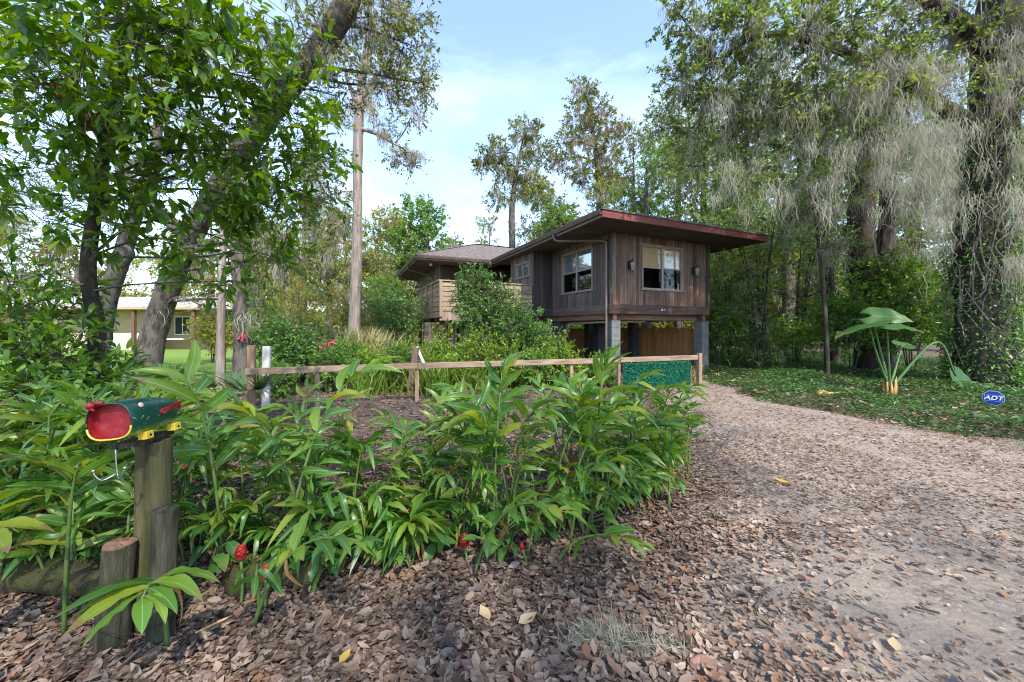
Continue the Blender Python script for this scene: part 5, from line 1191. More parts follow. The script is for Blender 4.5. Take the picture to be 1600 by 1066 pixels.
# hero stalks whose sprays stand out in the photograph
ginger(gp(440, 905), at(585, 572, 2.55), 13, .30, 'long ginger stalk arching right with its tip crossing the rail fence', .25)
ginger(gp(350, 900), at(268, 585, 2.3), 12, .30, 'ginger stalk arching left over the mailbox', .6)
ginger(gp(480, 880), at(330, 640, 2.2), 12, .28, 'ginger stalk bowing left just right of the mailbox', .7)
ginger(gp(770, 850), at(790, 575, 2.9), 14, .30, 'upright ginger stalk with a pale spear of leaves before the rail', .15)
ginger(gp(930, 800), at(945, 572, 3.2), 14, .31, 'upright yellow-green ginger stalk in front of the green hedge mat', .15)
ginger(gp(800, 830), at(720, 660, 2.7), 12, .29, 'ginger stalk arching left in the middle of the bed', .8)
ginger(gp(950, 790), at(1055, 660, 3.2), 14, .30, 'ginger stalk arching right over the drive edge', .8)
ginger(gp(880, 830), at(990, 640, 2.9), 14, .30, 'ginger stalk leaning right at the front of the tall clump', .6)
ginger(gp(940, 740), at(1010, 590, 4.0), 12, .30, 'ginger stalk with a silvery tip against the drive', .2)
ginger(gp(1045, 800), at(1050, 685, 3.2), 7, .2, 'short young ginger shoot with yellow-green leaves at the drive edge', .1, first=.35)
ginger(gp(1075, 745), at(1085, 660, 3.9), 6, .2, 'farther young ginger shoot at the drive edge', .2, first=.3)
ginger(gp(395, 985), at(560, 845, 1.85), 11, .17, 'low ginger frond lying over the leaf litter to the right', .9, blades=GF)
ginger(gp(405, 970), at(400, 900, 1.75), 4, .17, 'small ginger sprig at the front edge of the bed', .9)
ginger(gp(262, 1015), at(222, 935, 1.52), 10, .235, 'low pale ginger frond spreading before the short stumps', .9, first=.5, fan=1.2, blades=GF)
ginger(gp(870, 880), at(1000, 850, 2.35), 10, .17, 'low ginger frond drooping onto the litter near the drive', 1.8, blades=GF)
ginger(gp(740, 905), at(880, 800, 2.1), 10, .2, 'low ginger frond at the front of the bed left of the drive', 1.2, blades=GF)
ginger(gp(100, 1000), at(125, 730, 1.8), 7, .2, 'sparse ginger shoot left of the stumps', .3, first=.5)
ginger(np.array([-2.75, 1.75, 0]), at(-20, 830, 1.6), 8, .26, 'ginger leaves entering at the lower left edge', 1.0, blades=GF)
edge_y = lambda x: np.interp(x, [-4.5, -2.4, -1.4, -.4, .4, .95, 1.6, 2.2], [1.9, 2.15, 2.3, 2.45, 2.55, 2.95, 3.6, 4.4])
def too_near_box(p, tip):   # keep the mailbox and its posts in sight
    for q in (p, tip):
        ratio = q[0] / max(q[1], .1)
        if -1.17 < ratio < -.87 and q[1] < 2.35 : return True
    return False
made = 0; tries = 0
while made < 215 and tries < 5000:
    tries += 1
    x = RNG.uniform(-4.6, 2.1); y0 = edge_y(x); y = y0 + .12 + abs(RNG.normal(0, .9))
    if y > 4.9 - .12 * abs(x): continue
    if made > 190 and x / y > -1.1: continue
    if 135 < made <= 190 and y > y0 + .7: continue
    px_ = x / y * F + 800
    h = RNG.uniform(.65, 1.12)
    if 560 < px_ < 700: h *= .68
    elif 300 < px_ <= 560 and y > 2.6: h *= .84
    if y < y0 + .35: h *= RNG.uniform(.38, .7)
    if px_ > 760: h *= 1.0
    if y > 3.6: h = min(h, .95)
    a = RNG.uniform(0, 6.28); d = RNG.uniform(.15, .55) * h; tip = np.array([x + math.cos(a) * d, y + math.sin(a) * d * .8 - .08, h])
    if tip[1] < 1.55 or too_near_box((x, y, 0), tip): continue
    if tip[0] > drive_edges(tip[1])[0] + .1: continue
    lab = lab_mail if px_ < 420 else (lab_back if y > 3.4 and px_ < 760 else (lab_right if px_ > 760 else lab_mid))
    ginger((x, y, 0), tip, int(RNG.integers(7, 14)), RNG.uniform(.17, .28), lab, RNG.uniform(.2, .9)); made += 1

made = 0
while made < 46:
    x = RNG.uniform(-3.2, 1.75); y0 = edge_y(x); y = y0 + RNG.uniform(.05, .55); h = RNG.uniform(.22, .55); a = RNG.uniform(-2.6, -.5); d = RNG.uniform(.25, .5)
    tip = np.array([x + math.cos(a) * d, y + math.sin(a) * d * .55, h])
    if tip[1] < 1.6 or too_near_box((x, y, 0), tip) or tip[0] > drive_edges(tip[1])[0] + .05: continue
    ginger((x, y, 0), tip, int(RNG.integers(7, 12)), RNG.uniform(.15, .22), lab_mid, RNG.uniform(.7, 1.6), r=.008, first=.2, blades=GF if made % 3 == 0 else None); made += 1
# low oval-leaved plants filling the foot of the bed
def low_plant(x, y, h, label):
    base = np.array([x, y, 0.0]); root = empty('low_plant', base); tag(root, label, 'plant', 'low oval-leaved plants at the foot of the ginger')
    m = MB(); ends = []
    for k in range(int(RNG.integers(7, 12))):
        a = RNG.uniform(0, 6.28); e = np.array([math.cos(a) * h * .5, math.sin(a) * h * .5, h * RNG.uniform(.55, 1.0)]); P = spline([(0, 0, 0), e * (.35, .35, .7), e], 6); m.tube(P, .004, 4); ends.append((e, np.array([math.cos(a), math.sin(a), -.15])))
    m.build('stalks', M['ginger_stem'], root)
    for e, d in ends: add_leaf(root, base, OV, base + e, d + RNG.normal(0, .25, 3), RNG.normal(0, .25, 3) + (0, 0, 1.0), RNG.uniform(.11, .18))
for k in range(64):
    x = RNG.uniform(-2.9, 1.5); y = edge_y(x) + RNG.uniform(.02, .75)
    if -1.3 < x / y < -.85 and y < 2.4: continue
    low_plant(x, y, RNG.uniform(.14, .34), 'low leafy plant with oval leaves under the ginger ' + ('left of the mailbox' if x / y < -1.1 else 'in the left half of the bed' if x < -.5 else 'towards the drive'))

ORD = lambda k: '%d%s' % (k, 'th' if 10 <= k % 100 <= 20 else {1: 'st', 2: 'nd', 3: 'rd'}.get(k % 10, 'th'))
def relabel(kind, shared, words):
    obs = [o for o in bpy.data.objects if o.name.split('.')[0] == kind and o.get('label') and any(o['label'].startswith(q) for q in shared)]
    rows = {'front': [], 'second': [], 'middle': [], 'back': []}
    for o in obs:
        d = o.location.y - edge_y(o.location.x); rows['front' if d < .4 else 'second' if d < .8 else 'middle' if d < 1.4 else 'back'].append(o)
    for r_, lst in rows.items():
        lst.sort(key=lambda o: o.location.x / o.location.y)
        for k, o in enumerate(lst): o['label'] = '%s, %s from the left in the %s row of the bed' % (words, ORD(k + 1), r_)
relabel('ginger_stalk', ('leafy ginger stalk',), 'leafy ginger stalk'); relabel('low_plant', ('low leafy plant',), 'low oval-leaved plant')
# red cone flowers
def cone_flower(p, hgt, s, mat, label):
    base = np.array([p[0], p[1], 0.0]); root = empty('ginger_flower', base); tag(root, label, 'flower', 'cone flowers of the ginger')
    top = np.array([RNG.normal(0, .015), RNG.normal(0, .015), hgt]); m = MB(); m.tube(spline([(0, 0, 0), top * .5 + (.01, 0, 0), top], 8), .0085, 6); m.build('stalk', M['ginger_stem'], root, smooth=True)
    V, Fc = [], []; mb = MB(); mb.tube([top + (0, 0, z * s) for z in (0, .15, .5, .85, 1.0)], [s * .18, s * .3, s * .33, s * .22, s * .03], 8)
    for i in range(34):
        f = i / 34; a = i * 2.4; rr = s * .34 * math.sin(math.pi * min(1, .18 + .75 * f)); c = np.array([math.cos(a), math.sin(a), 0]); tdir = np.array([-math.sin(a), math.cos(a), 0]); z = f * s * .9
        b = top + c * rr * .85 + (0, 0, z - s * .03); w = s * .16
        mb.add([b - tdir * w * .7, b + tdir * w * .7, b + tdir * w + c * s * .05 + (0, 0, s * .1), b + c * s * .09 + (0, 0, s * .2), b - tdir * w + c * s * .05 + (0, 0, s * .1)], [(0, 1, 2, 3, 4)])
    mb.build('cone', M[mat], root)
for (px, py, Z, s, mt, where) in ((68, 806, 2.35, .085, 'cone', 'at the left edge'), (52, 815, 2.35, .07, 'cone', 'lower of the pair at the left edge'), (572, 808, 2.75, .095, 'cone', 'in the middle of the bed'), (376, 868, 2.12, .085, 'cone', 'right of the stumps'), (411, 893, 2.1, .075, 'cone_old', 'browning, right of the stumps'), (728, 848, 2.5, .09, 'cone', 'low on the right half of the bed'), (788, 855, 2.6, .07, 'cone_old', 'fading, deeper in the right half'),
                                    (555, 728, 3.4, .1, 'cone', 'half hidden behind mid-bed leaves'), (412, 775, 2.9, .09, 'cone', 'behind the arching stalk'), (823, 878, 2.5, .05, 'cone', 'small bud near the litter'), (563, 730, 3.5, .08, 'cone', 'beside another behind mid-bed leaves'), (626, 810, 2.9, .07, 'cone', 'deep in the shade of the bed'), (960, 770, 3.2, .07, 'cone_old', 'faded, among the right stems'), (288, 735, 3.1, .08, 'cone', 'just right of the mailbox post'), (695, 838, 2.7, .06, 'cone_old', 'brown, low in the bed')):
    q = at(px, py, Z); cone_flower(q, max(.12, q[2] - s * .5), s, mt, 'red ginger cone flower ' + where)

# ================================================================== mailbox, posts, logs
def post(name, label, x, y, r, h, mat, topmat, lean=(0, 0), lump=.05):
    root = empty(name, (x, y, 0)); tag(root, label, 'post', 'round posts at the mailbox')
    k = 12; zz = np.linspace(-.05, h, k); P = np.stack([lean[0] * zz / h, lean[1] * zz / h, zz], 1); m = MB(); V, Fc = tube_arrays(P, r * np.linspace(1.06, .97, k), 18, False, lump); m.add(V, Fc); m.build('shaft', M[mat], root, smooth=True)
    m = MB(); ring = [np.array(V[(k - 1) * 18 + j]) for j in range(18)]; c = np.mean(ring, 0); m.add([c + (0, 0, .008)] + [c + (q - c) * .55 + (0, 0, random.uniform(-.012, .012)) for q in ring] + ring, [(0, 1 + j, 1 + (j + 1) % 18) for j in range(18)] + [(1 + j, 19 + j, 19 + (j + 1) % 18, 1 + (j + 1) % 18) for j in range(18)]); m.build('top', M[topmat], root)
    return root
post('mailbox_post', 'tall round mossy post carrying the mailbox', -1.93, 2.0, .076, 1.0, 'postgreen', 'stumptop')
st1 = post('short_post', 'shorter of two round stumps, dark and rotted on top', -2.0, 1.86, .064, .52, 'stump', 'stumptop', (.03, 0), .07)
post('short_post', 'taller grey stump standing against the mailbox post', -1.80, 1.90, .056, .67, 'stump', 'stump', (.015, .01), .07)
m = MB(); m.tube([(math.cos(a) * .30 * .5 + .10, math.sin(a) * .19 * .55 + .02, .13 + .01 * math.sin(3 * a)) for a in np.linspace(0, 6.28, 30)], .0022, 5); m.build('binding_wire', M['iron'], st1, smooth=True)

mbx = empty('mailbox', (-1.93, 1.955, 1.035), .10); mbx.scale = (.93, .93, .93); mbx.rotation_euler = (math.radians(-1), math.radians(-5), .10); tag(mbx, 'green fish-shaped mailbox with red mouth and yellow belly on the mossy post', 'mailbox')
def mb_section(y, w, h, zc, n=28):
    out_ = []
    for j in range(n):
        a = 2 * math.pi * j / n; c, s = math.cos(a), math.sin(a); e = .72 if s > 0 else .62
        out_.append((w * math.copysign(abs(c) ** e, c), y, zc + h * math.copysign(abs(s) ** e, s)))
    return out_
def loft(secs):
    n = len(secs[0]); V = [p for s in secs for p in s]; Fc = []
    for i in range(len(secs) - 1):
        for j in range(n): a, b = i * n + j, i * n + (j + 1) % n; Fc.append((a, a + n, b + n, b))
    return V, Fc
m_, t_, o_ = new_mat('mailbox_body'); tcd = t_.nodes.new('ShaderNodeTexCoord'); spx = t_.nodes.new('ShaderNodeSeparateXYZ'); t_.links.new(tcd.outputs['Object'], spx.inputs[0])
nzx = N(t_, 'ShaderNodeTexNoise', Scale=22.0, Detail=5.0); t_.links.new(tcd.outputs['Object'], nzx.inputs['Vector'])
ax = N(t_, 'ShaderNodeMath', operation='MULTIPLY_ADD'); ax.inputs[1].default_value = .03; t_.links.new(nzx.outputs['Fac'], ax.inputs[0]); t_.links.new(spx.outputs['Z'], ax.inputs[2])
mrx = N(t_, 'ShaderNodeMapRange'); mrx.inputs[1].default_value = .04; mrx.inputs[2].default_value = .11; t_.links.new(ax.outputs[0], mrx.inputs[0])
rx_ = ramp(t_, [((.6, .45, .04), 0.0), ((.42, .42, .05), .25), ((.05, .14, .04), .5), ((.006, .062, .04), .75), ((.004, .045, .03), 1.0)], mrx.outputs[0])
nz2 = N(t_, 'ShaderNodeTexNoise', Scale=60.0, Detail=3.0); t_.links.new(tcd.outputs['Object'], nz2.inputs['Vector'])
mr2 = N(t_, 'ShaderNodeMapRange'); mr2.inputs[1].default_value = .66; mr2.inputs[2].default_value = .72; t_.links.new(nz2.outputs['Fac'], mr2.inputs[0])
mx2 = t_.nodes.new('ShaderNodeMix'); mx2.data_type = 'RGBA'; t_.links.new(mr2.outputs[0], mx2.inputs['Factor']); t_.links.new(rx_.outputs[0], mx2.inputs['A']); mx2.inputs['B'].default_value = (.28, .3, .26, 1)
pb = N(t_, 'ShaderNodeBsdfPrincipled', Roughness=.3); t_.links.new(mx2.outputs['Result'], pb.inputs['Base Color']); t_.links.new(pb.outputs[0], o_.inputs['Surface']); M['mb_body'] = m_
V, Fc = loft([mb_section(-.20, .104, .092, .125), mb_section(-.195, .107, .095, .125), mb_section(-.1, .109, .097, .125), mb_section(0, .104, .092, .124), mb_section(.08, .09, .08, .122), mb_section(.15, .066, .06, .118), mb_section(.2, .04, .042, .115), mb_section(.225, .02, .03, .115)])
m = MB(); m.add(V, Fc); m.add(mb_section(.225, .02, .03, .115), [tuple(range(27, -1, -1))]); body = m.build('body', M['mb_body'], mbx, smooth=True)
V, Fc = loft([mb_section(-.199, .101, .089, .125), mb_section(-.165, .1, .088, .125)]); m = MB(); m.add(V, [tuple(reversed(f)) for f in Fc]); m.add(mb_section(-.165, .1, .088, .125), [tuple(range(28))]); m.build('mouth', M['mb_red'], mbx)
m = MB(); ring = mb_section(-.203, .104, .092, .125, 40); m.tube(np.array(ring[21:40]), .0045, 6); m.build('lip', M['mb_yellow'], mbx, smooth=True)
m = MB(); ring = mb_section(-.203, .104, .092, .125, 40); m.tube(np.array(ring[0:21]), .0035, 6); m.build('upper_lip', M['mb_green'], mbx, smooth=True)
m = MB(); m.tube([(-.075, -.225, .205), (-.07, -.215, .215), (-.065, -.2, .222)], [.012, .022, .016], 10); m.tube([(-.06, -.2, .22), (-.02, -.2, .226)], [.014, .008], 8); m.tube([(-.07, -.215, .205), (-.05, -.213, .185)], [.012, .005], 8); m.build('latch', M['mb_red'], mbx, smooth=True)
m = MB(); m.tube([(.090, -.13, .185), (.100, -.13, .19), (.104, -.13, .192)], [.016, .014, .004], 12); m.build('eye', M['mb_eye'], mbx, smooth=True)
m = MB(); m.tube([(.083, -.13, .182), (.096, -.13, .188)], [.024, .02], 12); m.build('eye_ring', M['iron'], mbx, smooth=True)
m = MB(); m.tube([(.098, -.01, .128), (.115, -.01, .13)], .016, 10); m.bar((.112, -.02, .13), (.106, .12, .155), .008, .024); m.bar((.106, .115, .15), (.10, .12, .12), .008, .03); m.build('flag', M['mb_red'], mbx)
for yy in (-.09, .10):
    m = MB(); m.box((.055, yy - .025, -.002), (.10, yy + .022, .04)); m.build('foot', M['mb_yellow'], mbx, bevel=.003)
    m = MB(); m.tube([(.0995, yy, .018), (.1015, yy, .018)], .007, 10); m.build('bolt_hole', M['iron'], mbx)
m = MB(); m.box((-.055, -.15, -.03), (.06, .12, -.003)); m.build('plank', M['stump'], mbx)
m = MB(); m.tube(spline([(-.02, -.155, -.03), (-.02, -.158, -.10), (-.015, -.16, -.16), (.02, -.19, -.175), (.045, -.2, -.15), (.055, -.2, -.125)], 18), .0038, 6); m.tube(spline([(-.015, -.16, -.15), (-.05, -.2, -.17), (-.075, -.21, -.14), (-.08, -.21, -.12)], 12), .0038, 6)
for c in ((.057, -.2, -.12), (-.081, -.21, -.115)): m.tube([np.array(c) + (0, 0, z) for z in (-.008, -.004, .004, .008)], [.003, .009, .009, .003], 8)
m.build('hook', M['silver'], mbx, smooth=True)

def log(name, label, a, b, r):
    a, b = np.array(a, float), np.array(b, float); P = spline([a, (a + b) / 2 + (0, .03, .02), b], 16); m = MB(); R = r * (1 + .1 * np.sin(np.arange(16) * 1.1)); R[0] *= .75; R[-1] *= .75; V, Fc = tube_arrays(P - a, R, 16, True, .16); m.add(V, Fc); root = empty(name, a); tag(root, label, 'log', 'mossy edging logs'); lg = m.build('body', M['mossrock'], root, smooth=True)
    n = 1500; i = RNG.integers(1, 15, n); an = RNG.uniform(-.3, 3.4, n); q = P[i] + RNG.normal(0, .02, (n, 3)); d = norm(b - a); s_ = np.array([-d[1], d[0], 0]); up = np.array([0, 0, 1.0]); nn = s_ * np.cos(an)[:, None] + up * np.sin(an)[:, None]
    o = replicate('moss_fuzz', LEAF2_V, LEAF2_F, frames(nn + RNG.normal(0, .4, (n, 3)), 1), q + nn * (R[i] * .97)[:, None] - a, RNG.uniform(.008, .018, n), M['mossfuzz'], root); tag(o, kind='stuff')
M['mossfuzz'] = leaf_mat('moss_fuzz', [(.04, .06, .015), (.07, .1, .02), (.1, .13, .03)], .9, .2, .1)
log('mossy_log', 'mossy log edging the bed left of the stumps', (-3.3, 2.3, .07), (-2.12, 2.16, .07), .10)
log('mossy_log', 'mossy log edging the bed right of the stumps', (-1.72, 2.26, .06), (-1.2, 2.32, .06), .09)

# ================================================================== leaf litter
LIT_V = [(0, 0, .02), (.25, .2, .10), (.6, .24, .06), (1, 0, .16), (.6, -.24, .09), (.25, -.2, .05), (.3, 0, 0), (.65, 0, -.02)]
def litter_density(x, y):
    a, b = drive_edges(y); s = (x - a)
    p = np.where(s < .0, 1.0, np.clip(1.0 - s / np.where(y < 4, 2.3, 2.6), 0, 1) * .9)
    p = np.where((s >= 0) & (y >= 3.2), np.maximum(p, .48), p)
    p = np.where((s >= 0) & (y < 3.2), np.maximum(p, .10), p)
    sand = np.exp(-(((x - 2.3) / .9) ** 2 + ((y - 2.2) / .55) ** 2)); p = p * (1 - .9 * sand)
    mid = (a + b) / 2 + .3; tr_ = np.exp(-((np.abs(x - mid) - .75) / .22) ** 2)
    return p * np.where(x > b + .4, .25, 1.0) * np.where(s > .6, 1 - .75 * tr_, 1)
def litter(n, y0, y1, smin, smax):
    y = np.sqrt(RNG.uniform(y0 ** 2, y1 ** 2, n)); x = RNG.uniform(-1.5, 1.5, n) * y; k = RNG.random(n) < litter_density(x, y); x, y = x[k], y[k]; m_n = len(x)
    clump = .5 + .5 * np.sin(x * 3.1 + np.sin(y * 2.7) * 2) * np.sin(y * 4.3 + x); k = RNG.random(m_n) < .55 + .45 * clump; x, y = x[k], y[k]; m_n = len(x)
    a = RNG.uniform(0, 6.28, m_n); D_ = np.stack([np.cos(a), np.sin(a), RNG.normal(0, .11, m_n)], 1); on = (x > drive_edges(y)[0]) * .018
    return np.stack([x, y, .008 + on + RNG.random(m_n) * .02], 1), D_, RNG.uniform(smin, smax, m_n)
parts_ = [litter(40000, 1.35, 3.0, .022, .08), litter(50000, 3.0, 5.5, .025, .066), litter(46000, 5.5, 12.0, .04, .08)]
T_ = np.vstack([p[0] for p in parts_]); D_ = np.vstack([p[1] for p in parts_]); S_ = np.concatenate([p[2] for p in parts_]); R_ = frames(D_, .27); S_ = S_ * np.where(RNG.random(len(S_)) < .06, 1.45, 1.0)
order, ins = seen_order(T_); pick = order[:300]; keep = np.ones(len(T_), bool); keep[pick] = False
ond = (T_[:, 0] > drive_edges(T_[:, 1])[0] + .25 + .35 * RNG.random(len(T_))) & keep
lit2 = replicate('drive_litter', LIT_V, LEAF8_F, R_[ond], T_[ond], S_[ond] * .8, M['flecks']); tag(lit2, 'pale grey-brown leaves scattered over the sandy drive', 'leaf litter', kind='stuff')
kk_ = np.where(keep & ~ond)[0]; LV = [np.array(LIT_V), np.array(LIT_V) * (1, .62, 1.6), np.array(LIT_V) * (.8, 1.35, 1.3) + np.array([(0, 0, 0), (.0, .05, .06), (-.08, -.06, 0), (.05, .07, .05), (.07, .04, -.05), (-.06, .02, .1), (0, .03, 0), (0, -.03, .03)]), np.array(LIT_V) * (1, .9, -1.2) + (0, 0, .12)]
VV, FF, b_n = [], [], 0
for q in range(4):
    ii = kk_[q::4]; L_ = LV[q][None] * S_[ii][:, None, None]; V_ = np.einsum('nij,nkj->nki', R_[ii], L_) + T_[ii][:, None, :]; VV.append(V_.reshape(-1, 3)); FF.append((np.array(LEAF8_F)[None] + (np.arange(len(ii)) * 8)[:, None, None]).reshape(-1, 3) + b_n); b_n += len(ii) * 8
lit = link_mesh('leaf_litter', mesh_arrays('leaf_litter', np.vstack(VV), np.vstack(FF), True), M['deadleaf']); tag(lit, 'carpet of brown fallen leaves over the bed edge and drive', 'leaf litter', kind='stuff')
dm = []
for k in range(5):
    V = np.array(LIT_V); V[:, 2] *= (.6, 1, 1.5, .8, -1)[k]; V[:, 1] *= (1, .8, 1.15, .9, 1)[k]; V[:, 2] += .06 if k == 4 else 0; me = mesh_arrays('fallen_leaf', V, LEAF8_F, True); me.materials.append(M['deadleaf']); dm.append(me)
place_pieces('fallen_leaf', dm, R_[~keep], T_[~keep] + (0, 0, .012), S_[~keep] * 1.15, ground)
# fine crumbs of leaf on the drive
n = 110000; y = np.sqrt(RNG.uniform(1.3 ** 2, 12.0 ** 2, n)); x = RNG.uniform(-.5, 1.5, n) * y; a_, b_ = drive_edges(y); k = (x > a_ - .3) & (x < b_ + .3) & (RNG.random(n) < .25 + .75 * (np.sin(x * 1.3 + y * .8) * np.sin(y * 1.1 - x * .6) > -.1)) & (RNG.random(n) < 1 - .75 * np.exp(-(((x - 2.3) / .9) ** 2 + ((y - 2.2) / .55) ** 2))); x, y = x[k], y[k]; n = len(x); a = RNG.uniform(0, 6.28, n)
cru = replicate('leaf_crumbs', LEAF2_V, LEAF2_F, frames(np.stack([np.cos(a), np.sin(a), RNG.normal(0, .15, n)], 1), .4), np.stack([x, y, .026 + RNG.random(n) * .008], 1), RNG.uniform(.014, .05, n), M['flecks']); tag(cru, 'crumbled bits of dry leaf strewn over the sandy drive', 'leaf litter', kind='stuff')

n = 26000; y = np.sqrt(RNG.uniform(1.35 ** 2, 5.0 ** 2, n)); x = RNG.uniform(-1.45, .6, n) * y; k = x < drive_edges(y)[0] + .5; x, y = x[k], y[k]; n = len(x); a = RNG.uniform(0, 6.28, n)
cr2 = replicate('bed_crumbs', LEAF2_V, LEAF2_F, frames(np.stack([np.cos(a), np.sin(a), RNG.normal(0, .2, n)], 1), .5), np.stack([x, y, .02 + RNG.random(n) * .022], 1), RNG.uniform(.01, .035, n), M['deadleaf']); tag(cr2, 'broken bits of brown leaf among the bed litter', 'leaf litter', kind='stuff')
n = 1400; y = np.sqrt(RNG.uniform(1.35 ** 2, 8.0 ** 2, n)); x = RNG.uniform(-1.45, 1.45, n) * y; k = x < drive_edges(y)[0] + 1.6; x, y = x[k], y[k]; n = len(x); a = RNG.uniform(0, 6.28, n); A_ = np.stack([x, y, np.full(n, .03)], 1); B_ = A_ + np.stack([np.cos(a), np.sin(a), RNG.normal(0, .08, n)], 1) * RNG.uniform(.04, .22, n)[:, None]
tw2 = stick_mesh('twig_litter', A_, B_, .0028, .0015, M['twig'], None); tag(tw2, 'thin fallen twigs strewn through the leaf litter', 'twigs', kind='stuff')
# single things lying on the ground
def ground_leaf(name, label, p, s, mat, ang, tmplz=1.0):
    V = np.array(LIT_V) * (1, 1.25, tmplz); me = mesh_arrays(name, V, LEAF8_F, True); o = link_mesh(name, me, M[mat]); o.location = np.array(p) + (0, 0, .035); o.scale = (s, s, s); o.rotation_euler = (.05, -.05, ang); tag(o, label, 'leaf')
ground_leaf('large_leaf', 'large tan fallen leaf alone on the bare sand at lower right', gp(1400, 1028), .085, 'tanleaf', .9, .7)
ground_leaf('yellow_leaf', 'yellow fallen leaf at the bottom edge left of centre', gp(530, 1048), .07, 'yellowleaf', 1.2)
ground_leaf('yellow_leaf', 'yellow fallen leaf on the middle of the drive', gp(1238, 762), .16, 'yellowleaf', 2.6)
ground_leaf('large_leaf', 'pale curled leaf in the litter below the bed', gp(810, 985), .11, 'tanleaf', .4, 1.5)
ground_leaf('large_leaf', 'tan curled leaf beside the pale one below the bed', gp(765, 980), .10, 'tanleaf', 2.2, 1.4)
m = MB(); P = np.array([(-.06, 0, 0), (-.045, 0, .004), (0, .003, .008), (.04, .004, .006), (.06, .003, 0)]); m.tube(P, [.006, .016, .019, .015, .005], 12, True, .16); o = m.build('stone', M['stone'], smooth=True); o.location = gp(1095, 1046) + (0, 0, .035); o.rotation_euler = (0, 0, .15); tag(o, 'pinkish elongated stone at the bottom edge of the drive', 'stone')
def stick(label, pts, r, mat='twig'):
    P = np.array([gp(*p) for p in pts]); b = P[0].copy(); P[:, 2] = .035; m = MB(); m.tube(spline(P - b, 10), r, 6, True, .1); o = m.build('fallen_stick', M[mat], smooth=True); o.location = b; tag(o, label, 'stick')
stick('pale straight twig lying in the litter right of the stumps', [(305, 1000), (362, 972)], .006, 'husk'); stick('curved grey stick lying on the leafy drive edge', [(1180, 960), (1190, 940), (1202, 928)], .008); stick('dark stick on the drive right of centre', [(1430, 958), (1468, 968)], .006, 'twig_dark')
def moss_tuft(label, px, py, rx, ry, n, h=.05):
    c = gp(px, py); P = c + RNG.normal(0, 1, (n, 3)) * (rx, ry, 0); P[:, 2] = .03; d = norm(RNG.normal(0, 1, (n, 3)) * (1, 1, .5) + (0, 0, .3)); V = [(0, -.02, 0), (0, .02, 0), (.35, .02, .12), (.35, -.02, .12), (.7, .015, .1), (.7, -.015, .1), (1, 0, -.05)]
    o = replicate('fallen_moss', V, [(0, 1, 2), (0, 2, 3), (3, 2, 4), (3, 4, 5), (5, 4, 6)], frames(d, .8), P, RNG.uniform(.04, .1, n), M['moss']); tag(o, label, 'moss', kind='stuff')
moss_tuft('tangle of grey-green moss fallen on the litter', 945, 1005, .085, .045, 900); moss_tuft('thin trail of grey moss beside the tangle', 1010, 1020, .10, .03, 500)
moss_tuft('dry tan grass tuft at the right edge of the drive', 1590, 700, .2, .1, 500)

# ================================================================== right bank: ground cover, elephant ear, sign
def on_bank(n, y0, y1, wide):
    y = RNG.uniform(y0, y1, n); b_ = drive_edges(np.minimum(y, 12.4))[1]; wob = .25 * np.sin(y * 2.1) + .15 * np.sin(y * 5.3); x = b_ + wob + RNG.random(n) * wide; inf = np.minimum(1, (x - b_ - wob) / .7)
    return x, y, inf
bx_, by_, bi = on_bank(210000, 2.5, 22.0, 14.0); hh = .06 + .32 * bi * (.6 + .4 * np.sin(bx_ * 1.7) * np.sin(by_ * 1.3)); keepb = RNG.random(len(bx_)) < np.where(np.sin(bx_ * 2.3 + by_) * np.sin(by_ * 1.9 - bx_) > .78, .35, 1); sg_ = at(1552, 622, 6.9); ds = np.hypot(bx_ - sg_[0] * .93, by_ - sg_[1] * .93); hh *= np.clip((ds - .15) / .9, .22, 1); de = np.hypot(bx_ - 8.85, by_ - 8.5); hh *= np.clip(de / .7, .25, 1); bx_, by_, hh = bx_[keepb], by_[keepb], hh[keepb]; n = len(bx_)
gc = replicate('ground_cover', LEAF2_V, LEAF2_F, frames(RNG.normal(0, 1, (n, 3)) * (1, 1, .35), .55), np.stack([bx_, by_, hh * RNG.uniform(.35, 1.1, n)], 1), RNG.uniform(.05, .10, n), M['jasmine']); tag(gc, 'low dark green ground cover spreading over the right bank', 'ground cover', kind='stuff')
x, y, _ = on_bank(2600, 2.5, 14, 12); a = RNG.uniform(0, 6.28, 2600); o = replicate('bank_litter', LIT_V, LEAF8_F, frames(np.stack([np.cos(a), np.sin(a), RNG.normal(0, .2, 2600)], 1), .4), np.stack([x, y, RNG.uniform(.1, .2, 2600)], 1), RNG.uniform(.06, .12, 2600), M['flecks']); tag(o, 'dry leaves caught on the ground cover of the right bank', 'leaf litter', kind='stuff')

